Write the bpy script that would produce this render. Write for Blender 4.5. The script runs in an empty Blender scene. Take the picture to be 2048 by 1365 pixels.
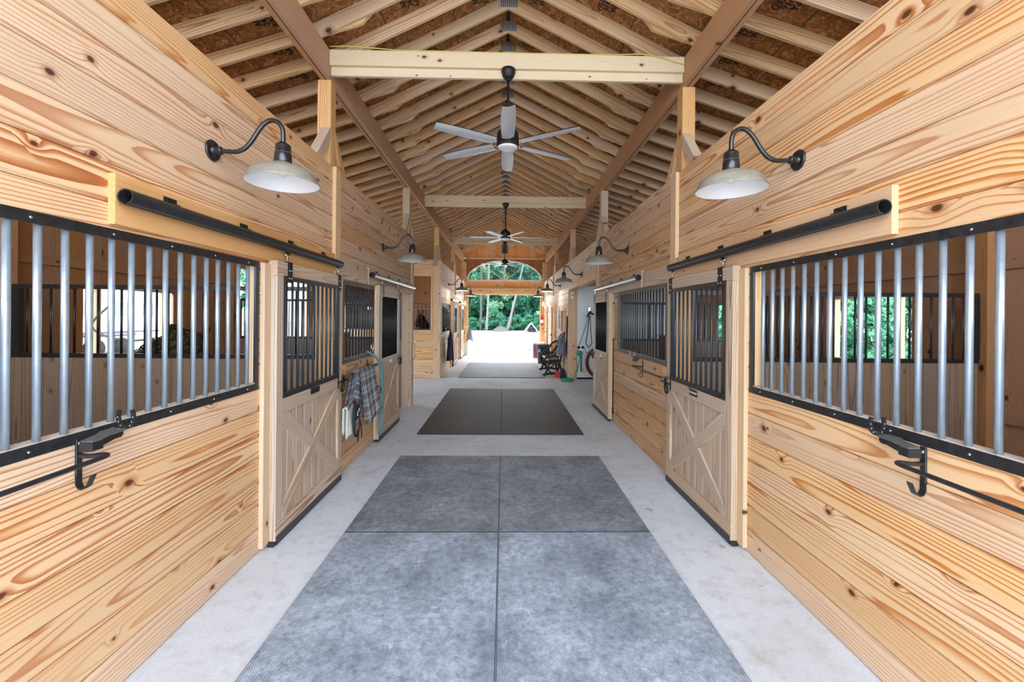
import bpy, math, random
from mathutils import Vector, Matrix
random.seed(7)
C = bpy.context.scene.collection
PI = math.pi
# ------------------------------------------------------------------ helpers
ORG = {}
class MB:
    def __init__(s): s.v=[]; s.f=[]; s.lc=[]; s.rn=[]; s.sm=[]
    def add(s, vs, fs, lc=None, rn=None, smooth=False):
        b=len(s.v); s.v+= [tuple(v) for v in vs]
        lc = lc or vs; rn = rn or (.5,.5,.5)
        for k,f in enumerate(fs):
            s.f.append([b+i for i in f]); s.lc.append([tuple(lc[i]) for i in f]); s.rn.append(rn); s.sm.append(smooth)
        return s
    def board(s, o, U, V, W, L, h, t, ch=0, front=False, rn=None, tilt=(0,0)):
        """board of length L along U, height h along V, thickness t along W; tilt skews the two ends (v-dependent cut)"""
        o,U,V,W=map(Vector,(o,U,V,W)); rn = rn or tuple(random.random() for _ in range(3))
        c=ch
        if c<=0: pr=[(0,0),(h,0),(h,t),(0,t)]
        elif front: pr=[(0,0),(h,0),(h,t-c),(h-c,t),(c,t),(0,t-c)]
        else: pr=[(c,0),(h-c,0),(h,c),(h,t-c),(h-c,t),(c,t),(0,t-c),(0,c)]
        n=len(pr); vs=[];lc=[]
        for e in (0,1):
            for (a,b) in pr:
                u = L*e + tilt[e]*a
                vs.append(o+U*u+V*a+W*b); lc.append((u,a,b))
        fs=[[i,(i+1)%n,n+(i+1)%n,n+i] for i in range(n)]+[list(range(n))[::-1],[n+i for i in range(n)]]
        if U.cross(V).dot(W)>0: fs=[f for f in fs]
        else: fs=[f[::-1] for f in fs]
        fs=[f[::-1] for f in fs] if False else fs
        return s.add(vs,fs,lc,rn)
    def box(s,x0,x1,y0,y1,z0,z1,ch=0,ax=None,rn=None):
        if x0>x1:x0,x1=x1,x0
        if y0>y1:y0,y1=y1,y0
        d=[x1-x0,y1-y0,z1-z0]
        order=sorted(range(3),key=lambda i:-d[i]) if ax is None else [ax]+sorted([i for i in range(3) if i!=ax],key=lambda i:-d[i])
        E=[Vector((1,0,0)),Vector((0,1,0)),Vector((0,0,1))]
        a,b,c=order
        return s.board((x0,y0,z0),E[a],E[b],E[c],d[a],d[b],d[c],ch,rn=rn)
    def bar(s,p,q,w,t,up=(0,0,1),ch=0,rn=None):
        """rectangular bar between two points, w along 'up'-ish, t along the side"""
        p,q=Vector(p),Vector(q); U=(q-p); L=U.length; U.normalize(); up=Vector(up)
        W=U.cross(up); 
        if W.length<1e-4: W=U.cross(Vector((1,0,0)))
        W.normalize(); V=W.cross(U)
        return s.board(p-V*w/2-W*t/2,U,V,W,L,w,t,ch,rn=rn)
    def tube(s,pts,r,n=10,closed=False,caps=True,flat=None):
        pts=[Vector(p) for p in pts]; N=len(pts); vs=[];fs=[]
        prev=None
        for i,p in enumerate(pts):
            if closed: T=(pts[(i+1)%N]-pts[i-1])
            elif i==0: T=pts[1]-p
            elif i==N-1: T=p-pts[-2]
            else: T=pts[i+1]-pts[i-1]
            T.normalize()
            if prev is None:
                A=T.cross(Vector((0,0,1)))
                if A.length<.01: A=T.cross(Vector((0,1,0)))
            else:
                A=prev-T*prev.dot(T)
            A.normalize(); B=T.cross(A); prev=A
            rr=r[i] if isinstance(r,(list,tuple)) else r
            for k in range(n):
                a=2*PI*k/n; ra=rr; rb=rr*(flat if flat else 1)
                vs.append(p+A*math.cos(a)*ra+B*math.sin(a)*rb)
        M=N if closed else N-1
        for i in range(M):
            j=(i+1)%N
            for k in range(n):
                l=(k+1)%n
                fs.append([i*n+k,i*n+l,j*n+l,j*n+k])
        if caps and not closed:
            fs.append([k for k in range(n)][::-1]); fs.append([(N-1)*n+k for k in range(n)])
        return s.add(vs,fs,smooth=True)
    def lathe(s,prof,o,ax='z',n=32,sg=1,close=False):
        vs=[];fs=[];o=Vector(o);N=len(prof)
        for (r,h) in prof:
            for k in range(n):
                a=2*PI*k/n;c,d=r*math.cos(a),r*math.sin(a)
                vs.append(o+Vector({'z':(c,d,h),'x':(h,c,d),'y':(d,h,c)}[ax]))
        for i in range(N-1 if not close else N):
            j=(i+1)%N
            for k in range(n):
                l=(k+1)%n; fs.append([i*n+k,i*n+l,j*n+l,j*n+k][::sg])
        if not close:
            if prof[0][0]>1e-5: fs.append([k for k in range(n)][::-sg])
            if prof[-1][0]>1e-5: fs.append([(N-1)*n+k for k in range(n)][::sg])
        return s.add(vs,fs,smooth=True)
    def prism(s,poly,o,A,B,D,t,rn=None,smooth=False):
        """2D polygon (a,b) in plane A,B at o, extruded by t along D"""
        o,A,B,D=map(Vector,(o,A,B,D)); n=len(poly)
        vs=[o+A*a+B*b for a,b in poly]+[o+A*a+B*b+D*t for a,b in poly]
        lc=[(b,a,0) for a,b in poly]+[(b,a,t) for a,b in poly]
        fs=[list(range(n))[::-1],[n+i for i in range(n)]]+[[i,(i+1)%n,n+(i+1)%n,n+i] for i in range(n)]
        return s.add(vs,fs,lc,rn or tuple(random.random() for _ in range(3)),smooth)
    def grid(s,fn,nu,nv,smooth=True,closed_u=False):
        vs=[];lc=[];fs=[]
        for i in range(nu+1):
            for j in range(nv+1):
                p=fn(i/nu,j/nv); vs.append(p[:3]); lc.append((i/nu if len(p)<6 else p[3], j/nv if len(p)<6 else p[4],0))
        for i in range(nu):
            for j in range(nv):
                a=i*(nv+1)+j; fs.append([a,a+1,a+nv+2,a+nv+1])
        return s.add(vs,fs,lc,(.5,.5,.5),smooth)
    def build(s,name,mat,parent=None,fixn=True,origin=None):
        me=bpy.data.meshes.new(name)
        o=Vector(ORG.get(parent.name,(0,0,0))) if parent else Vector(origin or (0,0,0))
        me.from_pydata([Vector(v)-o for v in s.v],[],s.f)
        a=me.attributes.new('bc','FLOAT_VECTOR','CORNER'); b=me.attributes.new('rn','FLOAT_VECTOR','CORNER')
        fa=[];fb=[]
        for l,r in zip(s.lc,s.rn):
            for q in l: fa+=list(q); fb+=list(r)
        a.data.foreach_set('vector',fa); b.data.foreach_set('vector',fb)
        me.polygons.foreach_set('use_smooth',s.sm)
        me.materials.append(mat); me.update()
        if fixn:
            import bmesh
            bm=bmesh.new(); bm.from_mesh(me); bmesh.ops.recalc_face_normals(bm,faces=bm.faces); bm.to_mesh(me); bm.free()
        ob=bpy.data.objects.new(name,me); C.objects.link(ob)
        if parent: ob.parent=parent; ORG[ob.name]=tuple(o)
        else: ob.location=o; ORG[ob.name]=tuple(o)
        return ob
def tag(o,label=None,cat=None,group=None,kind=None):
    if label:o['label']=label
    if cat:o['category']=cat
    if group:o['group']=group
    if kind:o['kind']=kind
    return o
def empty(name,loc,label=None,cat=None,group=None):
    o=bpy.data.objects.new(name,None); C.objects.link(o); o.location=loc; o.empty_display_size=.1
    ORG[o.name]=tuple(loc); return tag(o,label,cat,group)
def kids(o): return [c for c in bpy.data.objects if c.parent==o]
def copy_tree(o,parent=None):
    c=o.copy(); C.objects.link(c); c.parent=parent
    for k in kids(o): copy_tree(k,c)
    return c
def dup(root,loc,rz=0,label=None,group=None,scale=None):
    c=copy_tree(root); c.location=loc; c.rotation_euler=(0,0,rz)
    if label:c['label']=label
    if group:c['group']=group
    if scale:c.scale=scale
    return c
def smooth_path(pts,k=6):
    pts=[Vector(p) for p in pts]; out=[]
    P=[pts[0]*2-pts[1]]+pts+[pts[-1]*2-pts[-2]]
    for i in range(1,len(P)-2):
        for j in range(k):
            t=j/k;a,b,c,d=P[i-1],P[i],P[i+1],P[i+2]
            out.append(.5*((2*b)+(c-a)*t+(2*a-5*b+4*c-d)*t*t+(3*b-a-3*c+d)*t**3))
    out.append(pts[-1]); return out
def slot_inset(poly,holes): pass
# ------------------------------------------------------------------ materials
def srgb(c):
    f=lambda x:(x/12.92 if x<=.04045 else ((x+.055)/1.055)**2.4)
    return tuple(f(x/255) for x in c)+(1,)
class NT:
    def __init__(s,name):
        s.m=bpy.data.materials.new(name); s.m.use_nodes=True; s.t=s.m.node_tree; s.t.nodes.clear()
        s.out=s.t.nodes.new('ShaderNodeOutputMaterial'); s.b=s.t.nodes.new('ShaderNodeBsdfPrincipled')
        s.t.links.new(s.b.outputs[0],s.out.inputs[0])
    def n(s,ty,**kw):
        x=s.t.nodes.new('ShaderNode'+ty)
        for k,v in kw.items(): setattr(x,k,v)
        return x
    def set(s,sock,val):
        if isinstance(val,bpy.types.NodeSocket): s.t.links.new(val,sock)
        elif val is not None: sock.default_value=val
    def math(s,op,a,b=None,c=None,clamp=False):
        x=s.n('Math',operation=op,use_clamp=clamp); s.set(x.inputs[0],a)
        if b is not None:s.set(x.inputs[1],b)
        if c is not None:s.set(x.inputs[2],c)
        return x.outputs[0]
    def vmath(s,op,a,b=None,sc=None):
        x=s.n('VectorMath',operation=op); s.set(x.inputs[0],a)
        if b is not None:s.set(x.inputs[1],b)
        if sc is not None:s.set(x.inputs['Scale'],sc)
        return x.outputs['Value'] if op in('LENGTH','DOT_PRODUCT','DISTANCE') else x.outputs[0]
    def attr(s,nm): return s.n('Attribute',attribute_name=nm).outputs['Vector']
    def sep(s,v): x=s.n('SeparateXYZ'); s.set(x.inputs[0],v); return x.outputs
    def comb(s,a,b,c): x=s.n('CombineXYZ'); [s.set(x.inputs[i],q) for i,q in enumerate((a,b,c))]; return x.outputs[0]
    def noise(s,v,sc=1,det=2,rough=.5,dist=0):
        x=s.n('TexNoise'); s.set(x.inputs['Vector'],v); x.inputs['Scale'].default_value=sc; x.inputs['Detail'].default_value=det
        x.inputs['Roughness'].default_value=rough; x.inputs['Distortion'].default_value=dist; return x.outputs['Fac']
    def vor(s,v,sc,feature='F1',rand=1):
        x=s.n('TexVoronoi',feature=feature); s.set(x.inputs['Vector'],v); x.inputs['Scale'].default_value=sc; x.inputs['Randomness'].default_value=rand; return x.outputs
    def ramp(s,f,stops,interp='LINEAR'):
        x=s.n('ValToRGB'); x.color_ramp.interpolation=interp; e=x.color_ramp.elements
        while len(e)<len(stops): e.new(.5)
        for i,(p,c) in enumerate(stops):
            e[i].position=p; e[i].color=c if len(c)==4 else srgb(c)
        s.set(x.inputs[0],f); return x.outputs[0]
    def mix(s,f,a,b,blend='MIX'):
        x=s.n('Mix',data_type='RGBA',blend_type=blend); s.set(x.inputs[0],f)
        s.set(x.inputs[6],a if not(isinstance(a,tuple) and len(a)==3) else srgb(a)); s.set(x.inputs[7],b if not(isinstance(b,tuple) and len(b)==3) else srgb(b)); return x.outputs[2]
    def mapr(s,f,a,b,c=0,d=1):
        x=s.n('MapRange'); x.clamp=True; s.set(x.inputs[0],f)
        for i,q in enumerate((a,b,c,d)): x.inputs[i+1].default_value=q
        return x.outputs[0]
    def bump(s,h,st=.3,d=.01):
        x=s.n('Bump'); x.inputs['Strength'].default_value=st; x.inputs['Distance'].default_value=d; s.set(x.inputs['Height'],h); s.t.links.new(x.outputs[0],s.b.inputs['Normal'])
    def pos(s): return s.n('TexCoord').outputs['Object']
    def gpos(s): return s.n('NewGeometry').outputs['Position']
    def fin(s,col,rough=.5,metal=0,spec=None):
        s.set(s.b.inputs['Base Color'],col if not(isinstance(col,tuple) and len(col)==3) else srgb(col)); s.set(s.b.inputs['Roughness'],rough); s.set(s.b.inputs['Metallic'],metal)
        if spec is not None: s.b.inputs['Specular IOR Level'].default_value=spec
        return s.m
def wood(name,light,mid,dark,knotc=(92,52,30),freq=75,ringamt=1.0,knots=.5,var=.25,grey=0,greyc=(150,140,128),warp=.06,rough=.55,ks=2.6,bump=.15):
    t=NT(name); bc=t.attr('bc'); rn=t.attr('rn'); u,v,w=t.sep(bc); r1,r2,r3=t.sep(rn)
    off=t.vmath('SCALE',rn,sc=37.0)
    P=t.vmath('ADD',t.comb(t.math('MULTIPLY',u,.42),t.math('MULTIPLY',v,1.6),t.math('MULTIPLY',w,1.6)),off)
    n1=t.noise(P,1.1,2,.4); n2=t.noise(t.vmath('ADD',P,(11.3,4.1,7.7)),1.0,2,.35); P2=t.vmath('ADD',t.comb(t.math('MULTIPLY',u,1.6),t.math('MULTIPLY',v,5),t.math('MULTIPLY',w,5)),off)
    # knots
    K=t.vmath('ADD',t.comb(t.math('MULTIPLY',u,ks),t.math('MULTIPLY',v,ks*1.5),t.math('MULTIPLY',w,.4)),off)
    vn=t.n('TexVoronoi',voronoi_dimensions='2D'); t.set(vn.inputs['Vector'],K); vn.inputs['Scale'].default_value=1.0; vo=vn.outputs; kd=vo['Distance']; kc=t.sep(vo['Color'])[0]
    on=t.math('LESS_THAN',kc,knots)
    ksz=t.math('MULTIPLY_ADD',t.sep(vo['Color'])[1],.9,.5)
    kd=t.math('DIVIDE',t.math('ADD',kd,t.math('MULTIPLY',t.math('SUBTRACT',t.noise(P2,4,2),.5),.06)),ksz)
    kf=t.math('MULTIPLY',t.mapr(kd,.060,.036),on); halo=t.math('MULTIPLY',t.mapr(kd,.34,.03),on); halo2=t.math('MULTIPLY',halo,halo)
    v0=t.math('ADD',t.math('SUBTRACT',v,.085),t.math('MULTIPLY_ADD',r1,.16,-.08))
    v0=t.math('ADD',v0,t.math('MULTIPLY_ADD',n1,warp*1.6,-warp*.8))
    w0=t.math('ADD',w,t.math('MULTIPLY_ADD',r2,.08,.006)); w0=t.math('ADD',w0,t.math('MULTIPLY_ADD',n2,warp*2.2,-warp))
    r=t.math('SQRT',t.math('ADD',t.math('MULTIPLY',v0,v0),t.math('MULTIPLY',w0,w0)))
    r=t.math('ADD',r,t.math('MULTIPLY',halo2,.026))
    r=t.math('ADD',r,t.math('MULTIPLY',t.noise(t.comb(t.math('MULTIPLY',u,5),t.math('MULTIPLY',v,60),t.math('MULTIPLY',w,60)),1,2),.003))
    fr=t.math('FRACT',t.math('MULTIPLY',r,freq))
    n3=t.noise(t.vmath('ADD',P,(3,9,2)),2.6,3)
    wd=t.mapr(n3,.3,.72,.80,.22)              # where the late wood starts
    late=t.math('MULTIPLY',t.math('DIVIDE',t.math('SUBTRACT',fr,wd),t.math('SUBTRACT',.93,wd),clamp=True),t.mapr(fr,1.0,.93))
    amt=t.math('MULTIPLY',t.mapr(t.noise(t.vmath('ADD',P,(7,2,5)),1.3,2),.28,.62,.40,1.0),t.math('MULTIPLY',t.math('MULTIPLY_ADD',r3,.7,.55),ringamt))
    ring=t.math('MULTIPLY',late,amt,clamp=True)
    col=t.mix(t.mapr(ring,0,.5),light,mid); col=t.mix(t.mapr(ring,.35,.95,0,.9),col,dark)
    fib=t.noise(t.comb(t.math('MULTIPLY',u,5),t.math('MULTIPLY',v,300),t.math('MULTIPLY',w,300)),1,2)
    col=t.mix(t.mapr(fib,.35,.75,0,.22),col,dark)
    pat=t.noise(P,.9,3); col=t.mix(t.mapr(pat,.4,.72,0,.35),col,mid)
    col=t.mix(t.math('MULTIPLY',t.mapr(kd,.13,.055),t.math('MULTIPLY',on,.6)),col,dark)
    col=t.mix(kf,col,knotc)
    hs=t.n('HueSaturation'); t.set(hs.inputs['Color'],col); t.set(hs.inputs['Value'],t.math('MULTIPLY_ADD',r3,var,1-var*.55)); t.set(hs.inputs['Saturation'],t.math('MULTIPLY_ADD',r1,.28,.80)); col=hs.outputs[0]
    if grey: 
        g=t.noise(t.vmath('ADD',P,(5,1,8)),2.2,4,.6); col=t.mix(t.mapr(g,.3,.75,grey*.5,grey),col,greyc)
    t.bump(t.math('ADD',ring,t.math('MULTIPLY',kf,-1.5)),bump,.002)
    return t.fin(col,rough,0,.3)
def plain(name,c,rough=.5,metal=0,spec=None,noise=0,c2=None,sc=12,bump=0):
    t=NT(name); col=c
    if noise:
        n=t.noise(t.pos(),sc,5,.6); col=t.mix(t.mapr(n,.35,.7,0,noise),c,c2 or tuple(int(x*.6) for x in c))
        if bump: t.bump(n,bump,.004)
    return t.fin(col,rough,metal,spec)
M={}
M['pine']=wood('pine_siding',(231,197,154),(206,150,98),(168,92,42),freq=62,knots=.36,var=.13,warp=.085)
M['pine2']=wood('pine_siding_dim_tone',(222,186,146),(196,146,100),(134,82,46),freq=56,knots=.5,var=.16,warp=.07)  # same siding pine, the dimmer mid-aisle light painted in as browner tones
M['pine3']=wood('pine_siding_daylit_tone',(232,208,180),(210,172,134),(150,102,66),freq=50,knots=.6,var=.12,warp=.07)  # same siding pine, daylight from the far doorway painted in as paler tones
M['header']=wood('honey_header',(224,176,122),(214,162,106),(188,124,72),freq=34,ringamt=.45,knots=.3,var=.06)
M['pine_clear']=wood('pine_trim',(230,198,154),(212,166,116),(182,124,76),freq=60,ringamt=.6,knots=.15,var=.12)
M['pine_grey']=wood('treated_pine',(214,192,166),(182,144,106),(132,90,62),freq=62,knots=.28,var=.13,grey=.28,greyc=(190,184,172),warp=.07)
M['rafter']=wood('rafter_wood',(226,194,152),(198,150,102),(146,92,52),freq=52,ringamt=.85,knots=.5,var=.30,ks=2.0,knotc=(80,42,24))
M['tie']=wood('spruce_beam',(222,202,166),(208,182,142),(168,128,88),freq=110,ringamt=.5,knots=.6,var=.06,ks=3.4)
M['beam']=wood('laminated_beam',(190,144,104),(174,126,88),(146,102,70),freq=150,ringamt=.35,knots=.05,var=.10)
M['post']=wood('post_wood',(228,188,138),(204,150,96),(156,98,54),freq=60,knots=.4,var=.15)
M['outer']=wood('barn_board',(196,148,104),(172,120,80),(124,76,44),freq=70,ringamt=.5,knots=.6,var=.18,ks=2.0,knotc=(50,26,16))
M['oak']=wood('kick_board',(166,136,106),(132,102,76),(84,62,44),freq=55,knots=.45,var=.35,grey=.35,greyc=(160,146,128),ks=3)
M['gable']=wood('gable_board',(246,186,118),(236,166,96),(186,104,50),freq=40,ringamt=.45,knots=.55,var=.06,ks=1.8)
M['black']=plain('black_steel',(26,27,30),.38,.0,.6,.5,(58,60,62),30,.1)
M['gloss']=plain('glossy_black_enamel',(24,27,31),.28,.0,.8)
M['matteblack']=plain('black_paint',(22,22,23),.5,.0,.5)
M['dust']=plain('dusty_steel',(120,120,116),.6,.3,None,.6,(60,60,60),30)
M['galv']=plain('galvanized_tube',(168,180,190),.36,.5,None,.5,(132,146,158),22,.05)
M['galvdark']=plain('dark_tube',(70,76,82),.38,.3,None,.5,(40,42,44),30)
M['plate']=plain('ridge_plate_metal',(196,202,204),.4,.35,None,.4,(130,138,140),60)
M['palemetal']=plain('dusty_pale_frame',(190,188,182),.5,.1,None,.5,(150,146,140),16)
M['frost']=plain('frosted_bulb',(244,244,240),.3)
M['chrome']=plain('bright_zinc',(220,222,225),.2,1)
M['alum']=plain('aluminium_rail',(196,198,200),.3,.8,None,.4,(150,150,150),20)
M['shade']=plain('shade_enamel',(150,146,132),.55,.1,None,.6,(116,112,100),14)
M['white']=plain('white_enamel',(245,245,245),.35)
M['lens']=plain('fan_lens',(225,228,230),.4)
M['blade']=plain('fan_blade_silver',(206,212,216),.4,.2)
M['whitepvc']=plain('white_pvc',(238,238,236),.45)
M['panel']=plain('wash_panel',(214,222,224),.35,0,None,.25,(190,200,204),3)
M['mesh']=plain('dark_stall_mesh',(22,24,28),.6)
M['rubberblk']=plain('black_rubber',(24,24,25),.75)
M['teal']=plain('teal_rope',(84,150,158),.8,0,None,.4,(60,116,126),90)
M['green']=plain('green_hose',(40,150,110),.4)
M['brown']=plain('brown_hose',(104,52,38),.45)
M['red']=plain('red_paint',(206,40,42),.35)
M['purple']=plain('purple_paint',(118,86,150),.5)
M['orange']=plain('orange_paint',(196,104,52),.5)
M['bin']=plain('grey_bin_plastic',(74,80,86),.5)
M['navy']=plain('navy_cloth',(36,42,56),.85,0,None,.5,(16,18,26),25,.4)
M['greycloth']=plain('grey_cloth',(118,128,152),.9,0,None,.5,(90,98,112),20,.4)
M['fleece']=plain('white_fleece',(205,208,196),.95,0,None,.5,(170,176,166),60,.5)
M['yellow']=plain('yellow_cord',(204,196,96),.5)
M['hay']=plain('hay',(96,84,52),.9,0,None,.6,(50,44,30),60,.5)
M['net']=plain('hay_net_cord',(24,26,28),.8)
M['horse']=plain('bay_coat',(58,34,24),.6)
M['mane']=plain('black_mane',(18,14,12),.7)
M['sign']=plain('blue_grey_paint',(150,166,180),.6,0,None,.5,(110,126,144),30)
M['letter']=plain('white_lettering',(232,232,232),.5)
M['ink']=plain('stamp_ink',(40,28,20),.8)
M['seam']=plain('panel_clip',(74,84,84),.6)
M['trailer']=plain('trailer_white',(226,228,230),.3)
M['trailerglass']=plain('trailer_glass',(120,132,142),.15)
M['bark']=plain('tree_bark',(74,72,70),.9,0,None,.7,(104,102,98),9,.6)
M['birch']=plain('pale_bark',(126,126,120),.8,0,None,.6,(90,88,82),9,.4)
def m_osb():
    t=NT('osb_sheathing'); p=t.attr('bc')
    d=t.n('TexNoise'); t.set(d.inputs['Vector'],p); d.inputs['Scale'].default_value=6; d.inputs['Detail'].default_value=2
    q=t.vmath('ADD',p,t.vmath('SCALE',t.vmath('SUBTRACT',d.outputs['Color'],(.5,.5,.5)),sc=.22))
    sq=t.vmath('MULTIPLY',q,(1,2.6,1)); v1=t.vor(sq,24)
    rr=t.sep(v1['Color']); sq2=t.vmath('MULTIPLY',q,(2.8,1,1)); v2=t.vor(sq2,19); r2=t.sep(v2['Color'])
    f=t.mix(t.math('GREATER_THAN',r2[1],.5),rr[0],r2[0])
    f=t.math('ADD',t.sep(f)[0],t.math('MULTIPLY_ADD',t.noise(q,60,2),.3,-.15))
    col=t.ramp(f,[(0,(128,84,48)),(.3,(152,104,60)),(.65,(168,118,72)),(.9,(182,132,84)),(1,(208,164,118))])
    e=t.vor(sq,24,'DISTANCE_TO_EDGE')['Distance']; col=t.mix(t.mapr(e,.05,0,0,.3),col,(70,42,24))
    t.bump(f,.3,.003); return t.fin(col,.8,0,.2)
M['osb']=m_osb()
def m_concrete():
    t=NT('concrete_floor'); p=t.gpos()
    a=t.noise(p,.8,5,.6); b=t.noise(p,9,6,.7); c=t.noise(p,80,3,.6)
    col=t.ramp(a,[(.3,(203,209,214)),(.5,(220,228,236)),(.72,(230,239,248))])
    col=t.mix(t.mapr(b,.50,.78,0,.45),col,(158,152,144)); col=t.mix(t.mapr(c,.4,.8,0,.18),col,(120,118,114))
    s1=t.noise(t.vmath('ADD',p,(3.3,8.1,0)),1.6,4,.7); col=t.mix(t.mapr(s1,.58,.74,0,.4),col,(150,128,106))
    sp=t.vor(p,5.5); on=t.math('LESS_THAN',t.sep(sp['Color'])[0],.14); dd=t.math('ADD',sp['Distance'],t.math('MULTIPLY_ADD',t.noise(p,22,3),.5,-.25))
    col=t.mix(t.math('MULTIPLY',t.mapr(dd,.16,.10,0,.55),on),col,(134,128,116))
    x,y,z=t.sep(p); yy=t.math('FRACT',t.math('DIVIDE',t.math('ADD',y,-.35),3.6)); ln=t.math('LESS_THAN',yy,.0016); col=t.mix(t.math('MULTIPLY',ln,.4),col,(110,106,100))
    t.bump(t.math('ADD',b,t.math('MULTIPLY',c,.6)),.25,.004); return t.fin(col,.62,0,.35)
M['concrete']=m_concrete()
def m_mat(name,base,dust,amt):  # dust colour also carries the light sheen painted into some mats
    t=NT(name); p=t.gpos(); x,y,z=t.sep(p)
    a=t.noise(p,2.6,4,.6,.4); b=t.noise(p,24,5,.75,.2)
    k=2*PI/.0125
    dots=t.math('MULTIPLY',t.math('SINE',t.math('MULTIPLY',x,k)),t.math('SINE',t.math('MULTIPLY',y,k)))
    dd=t.mapr(dots,-.25,.55)
    f=t.math('MULTIPLY',t.mapr(a,.30,.66,.45,1),t.mapr(b,.30,.66,.30,1)); up=t.sep(t.n('NewGeometry').outputs['Normal'])[2]; 
    # curved scuffs
    sc=t.vor(t.vmath('ADD',p,t.vmath('SCALE',p,sc=0)),4.2); ar=t.math('ABSOLUTE',t.math('SUBTRACT',sc['Distance'],.3)); arc=t.math('MULTIPLY',t.mapr(ar,.03,0,0,1),t.math('LESS_THAN',t.sep(sc['Color'])[1],.22)); arc=t.math('MULTIPLY',arc,t.mapr(b,.45,.7))
    f=t.math('ADD',t.math('MULTIPLY',f,amt),t.math('MULTIPLY',arc,amt*.5),clamp=True)
    f2=t.math('MULTIPLY',t.math('MULTIPLY',f,t.mapr(up,.8,.95)),t.math('MULTIPLY_ADD',dd,-.6,1.0))
    col=t.mix(f2,base,dust)
    t.bump(dd,.35,.002); return t.fin(col,.52,0,.5)
M['mat1']=m_mat('rubber_mat_dust_and_sheen',(64,78,94),(214,230,246),1.1)  # real dust, plus a bluish light sheen painted into the colour
M['mat1b']=m_mat('rubber_mat_dust_low_sheen',(54,62,72),(206,218,230),.80)  # darker copy for the row behind: still dusty, less sheen painted in
M['mat2']=m_mat('rubber_mat_clean',(36,36,39),(112,112,114),.26)
M['mat3']=m_mat('rubber_mat_sky_sheen',(62,70,76),(160,168,172),.55)  # paler colour imitates outside light reflected at a low angle
def m_gravel():
    t=NT('pale_gravel'); p=t.gpos(); a=t.noise(p,.25,5,.6); b=t.noise(p,14,4,.7)
    col=t.ramp(a,[(.3,(136,132,126)),(.7,(160,157,152))]); col=t.mix(t.mapr(b,.45,.8,0,.5),col,(112,108,103)); t.bump(b,.5,.02); return t.fin(col,.9,0,.1)
M['gravel']=m_gravel()
def m_soil():
    t=NT('stall_bedding'); p=t.gpos(); b=t.noise(p,12,5,.7); return t.fin(t.ramp(b,[(.3,(86,66,46)),(.7,(140,112,82))]),.95,0,.1)
M['soil']=m_soil()
def m_leaf(name,c1,c2):
    t=NT(name); r=t.sep(t.attr('rn')); col=t.mix(r[0],c1,c2)
    t.fin(col,.6,0,.3)
    tr=t.n('BsdfTranslucent'); t.set(tr.inputs[0],col); mx=t.n('MixShader'); mx.inputs[0].default_value=.45
    t.t.links.new(t.b.outputs[0],mx.inputs[1]); t.t.links.new(tr.outputs[0],mx.inputs[2]); t.t.links.new(mx.outputs[0],t.out.inputs[0]); return t.m
M['leafA']=m_leaf('leaf_deep',(34,98,84),(84,160,128)); M['leafB']=m_leaf('leaf_mid',(50,126,98),(122,186,146)); M['leafC']=m_leaf('leaf_light',(100,164,128),(196,226,184))
def m_glass():
    t=NT('window_glass'); g=t.n('BsdfGlossy'); g.inputs['Roughness'].default_value=.03; tr=t.n('BsdfTransparent'); tr.inputs[0].default_value=(.93,.95,.96,1)
    mx=t.n('MixShader'); mx.inputs[0].default_value=.07; t.t.links.new(tr.outputs[0],mx.inputs[1]); t.t.links.new(g.outputs[0],mx.inputs[2]); t.t.links.new(mx.outputs[0],t.out.inputs[0]); return t.m
M['glass']=m_glass()
M['mound']=plain('mound_gravel',(98,94,88),.95,0,.1,.6,(70,68,62),8,.5)
M['sill']=plain('pale_sill',(214,206,192),.7,0,.2,.4,(170,160,146),14)
def m_emit(name,c,s):
    t=NT(name); t.fin(c,.4); t.b.inputs['Emission Color'].default_value=srgb(c); t.b.inputs['Emission Strength'].default_value=s; return t.m
M['bulb']=m_emit('lit_bulb',(255,250,240),3.0)
M['lens_unlit']=m_emit('unlit_fan_lens',(235,238,240),.0)  # plain grey-white lens without any glow
def m_plaid():
    t=NT('plaid_sheet'); u,v,w=t.sep(t.attr('bc'))
    def band(c,fr,ph,wd): 
        f=t.math('FRACT',t.math('ADD',t.math('MULTIPLY',c,fr),ph)); return t.math('LESS_THAN',f,wd)
    col=(140,152,158); S=7.0
    a=band(u,S,0,.42); b=band(v,S,.1,.42); a2=band(u,S,.62,.14); b2=band(v,S,.7,.14); a3=band(u,S,.2,.05); b3=band(v,S,.3,.05)
    col=t.mix(t.math('MULTIPLY',a,.55),col,(84,66,74)); col=t.mix(t.math('MULTIPLY',b,.55),col,(84,66,74))
    col=t.mix(t.math('MULTIPLY',a2,.6),col,(176,190,196)); col=t.mix(t.math('MULTIPLY',b2,.6),col,(176,190,196))
    col=t.mix(t.math('MULTIPLY',a3,.8),col,(216,206,206)); col=t.mix(t.math('MULTIPLY',b3,.8),col,(216,206,206))
    return t.fin(col,.85,0,.2)
M['plaid']=m_plaid()
# ------------------------------------------------------------------ dimensions
WA=1.775; ST=.025; DF=1.70
POSTY=[.70,4.30,7.90,11.47,15.07]; YE=18.75; Y0=-.6; XO=5.2; WT=3.23
RP=.5; RZ=5.285          # inner roof pitch and ridge underside
def S(s,a): return s*a
def struct(mb,name,mat,label=None,parent=None):
    o=mb.build(name,mat,parent); 
    if not parent: tag(o,label,None,None,'structure')
    return o
def sbox(mb,s,a0,a1,y0,y1,z0,z1,ch=0,ax=None,rn=None): return mb.box(s*a0,s*a1,y0,y1,z0,z1,ch,ax,rn)
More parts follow.
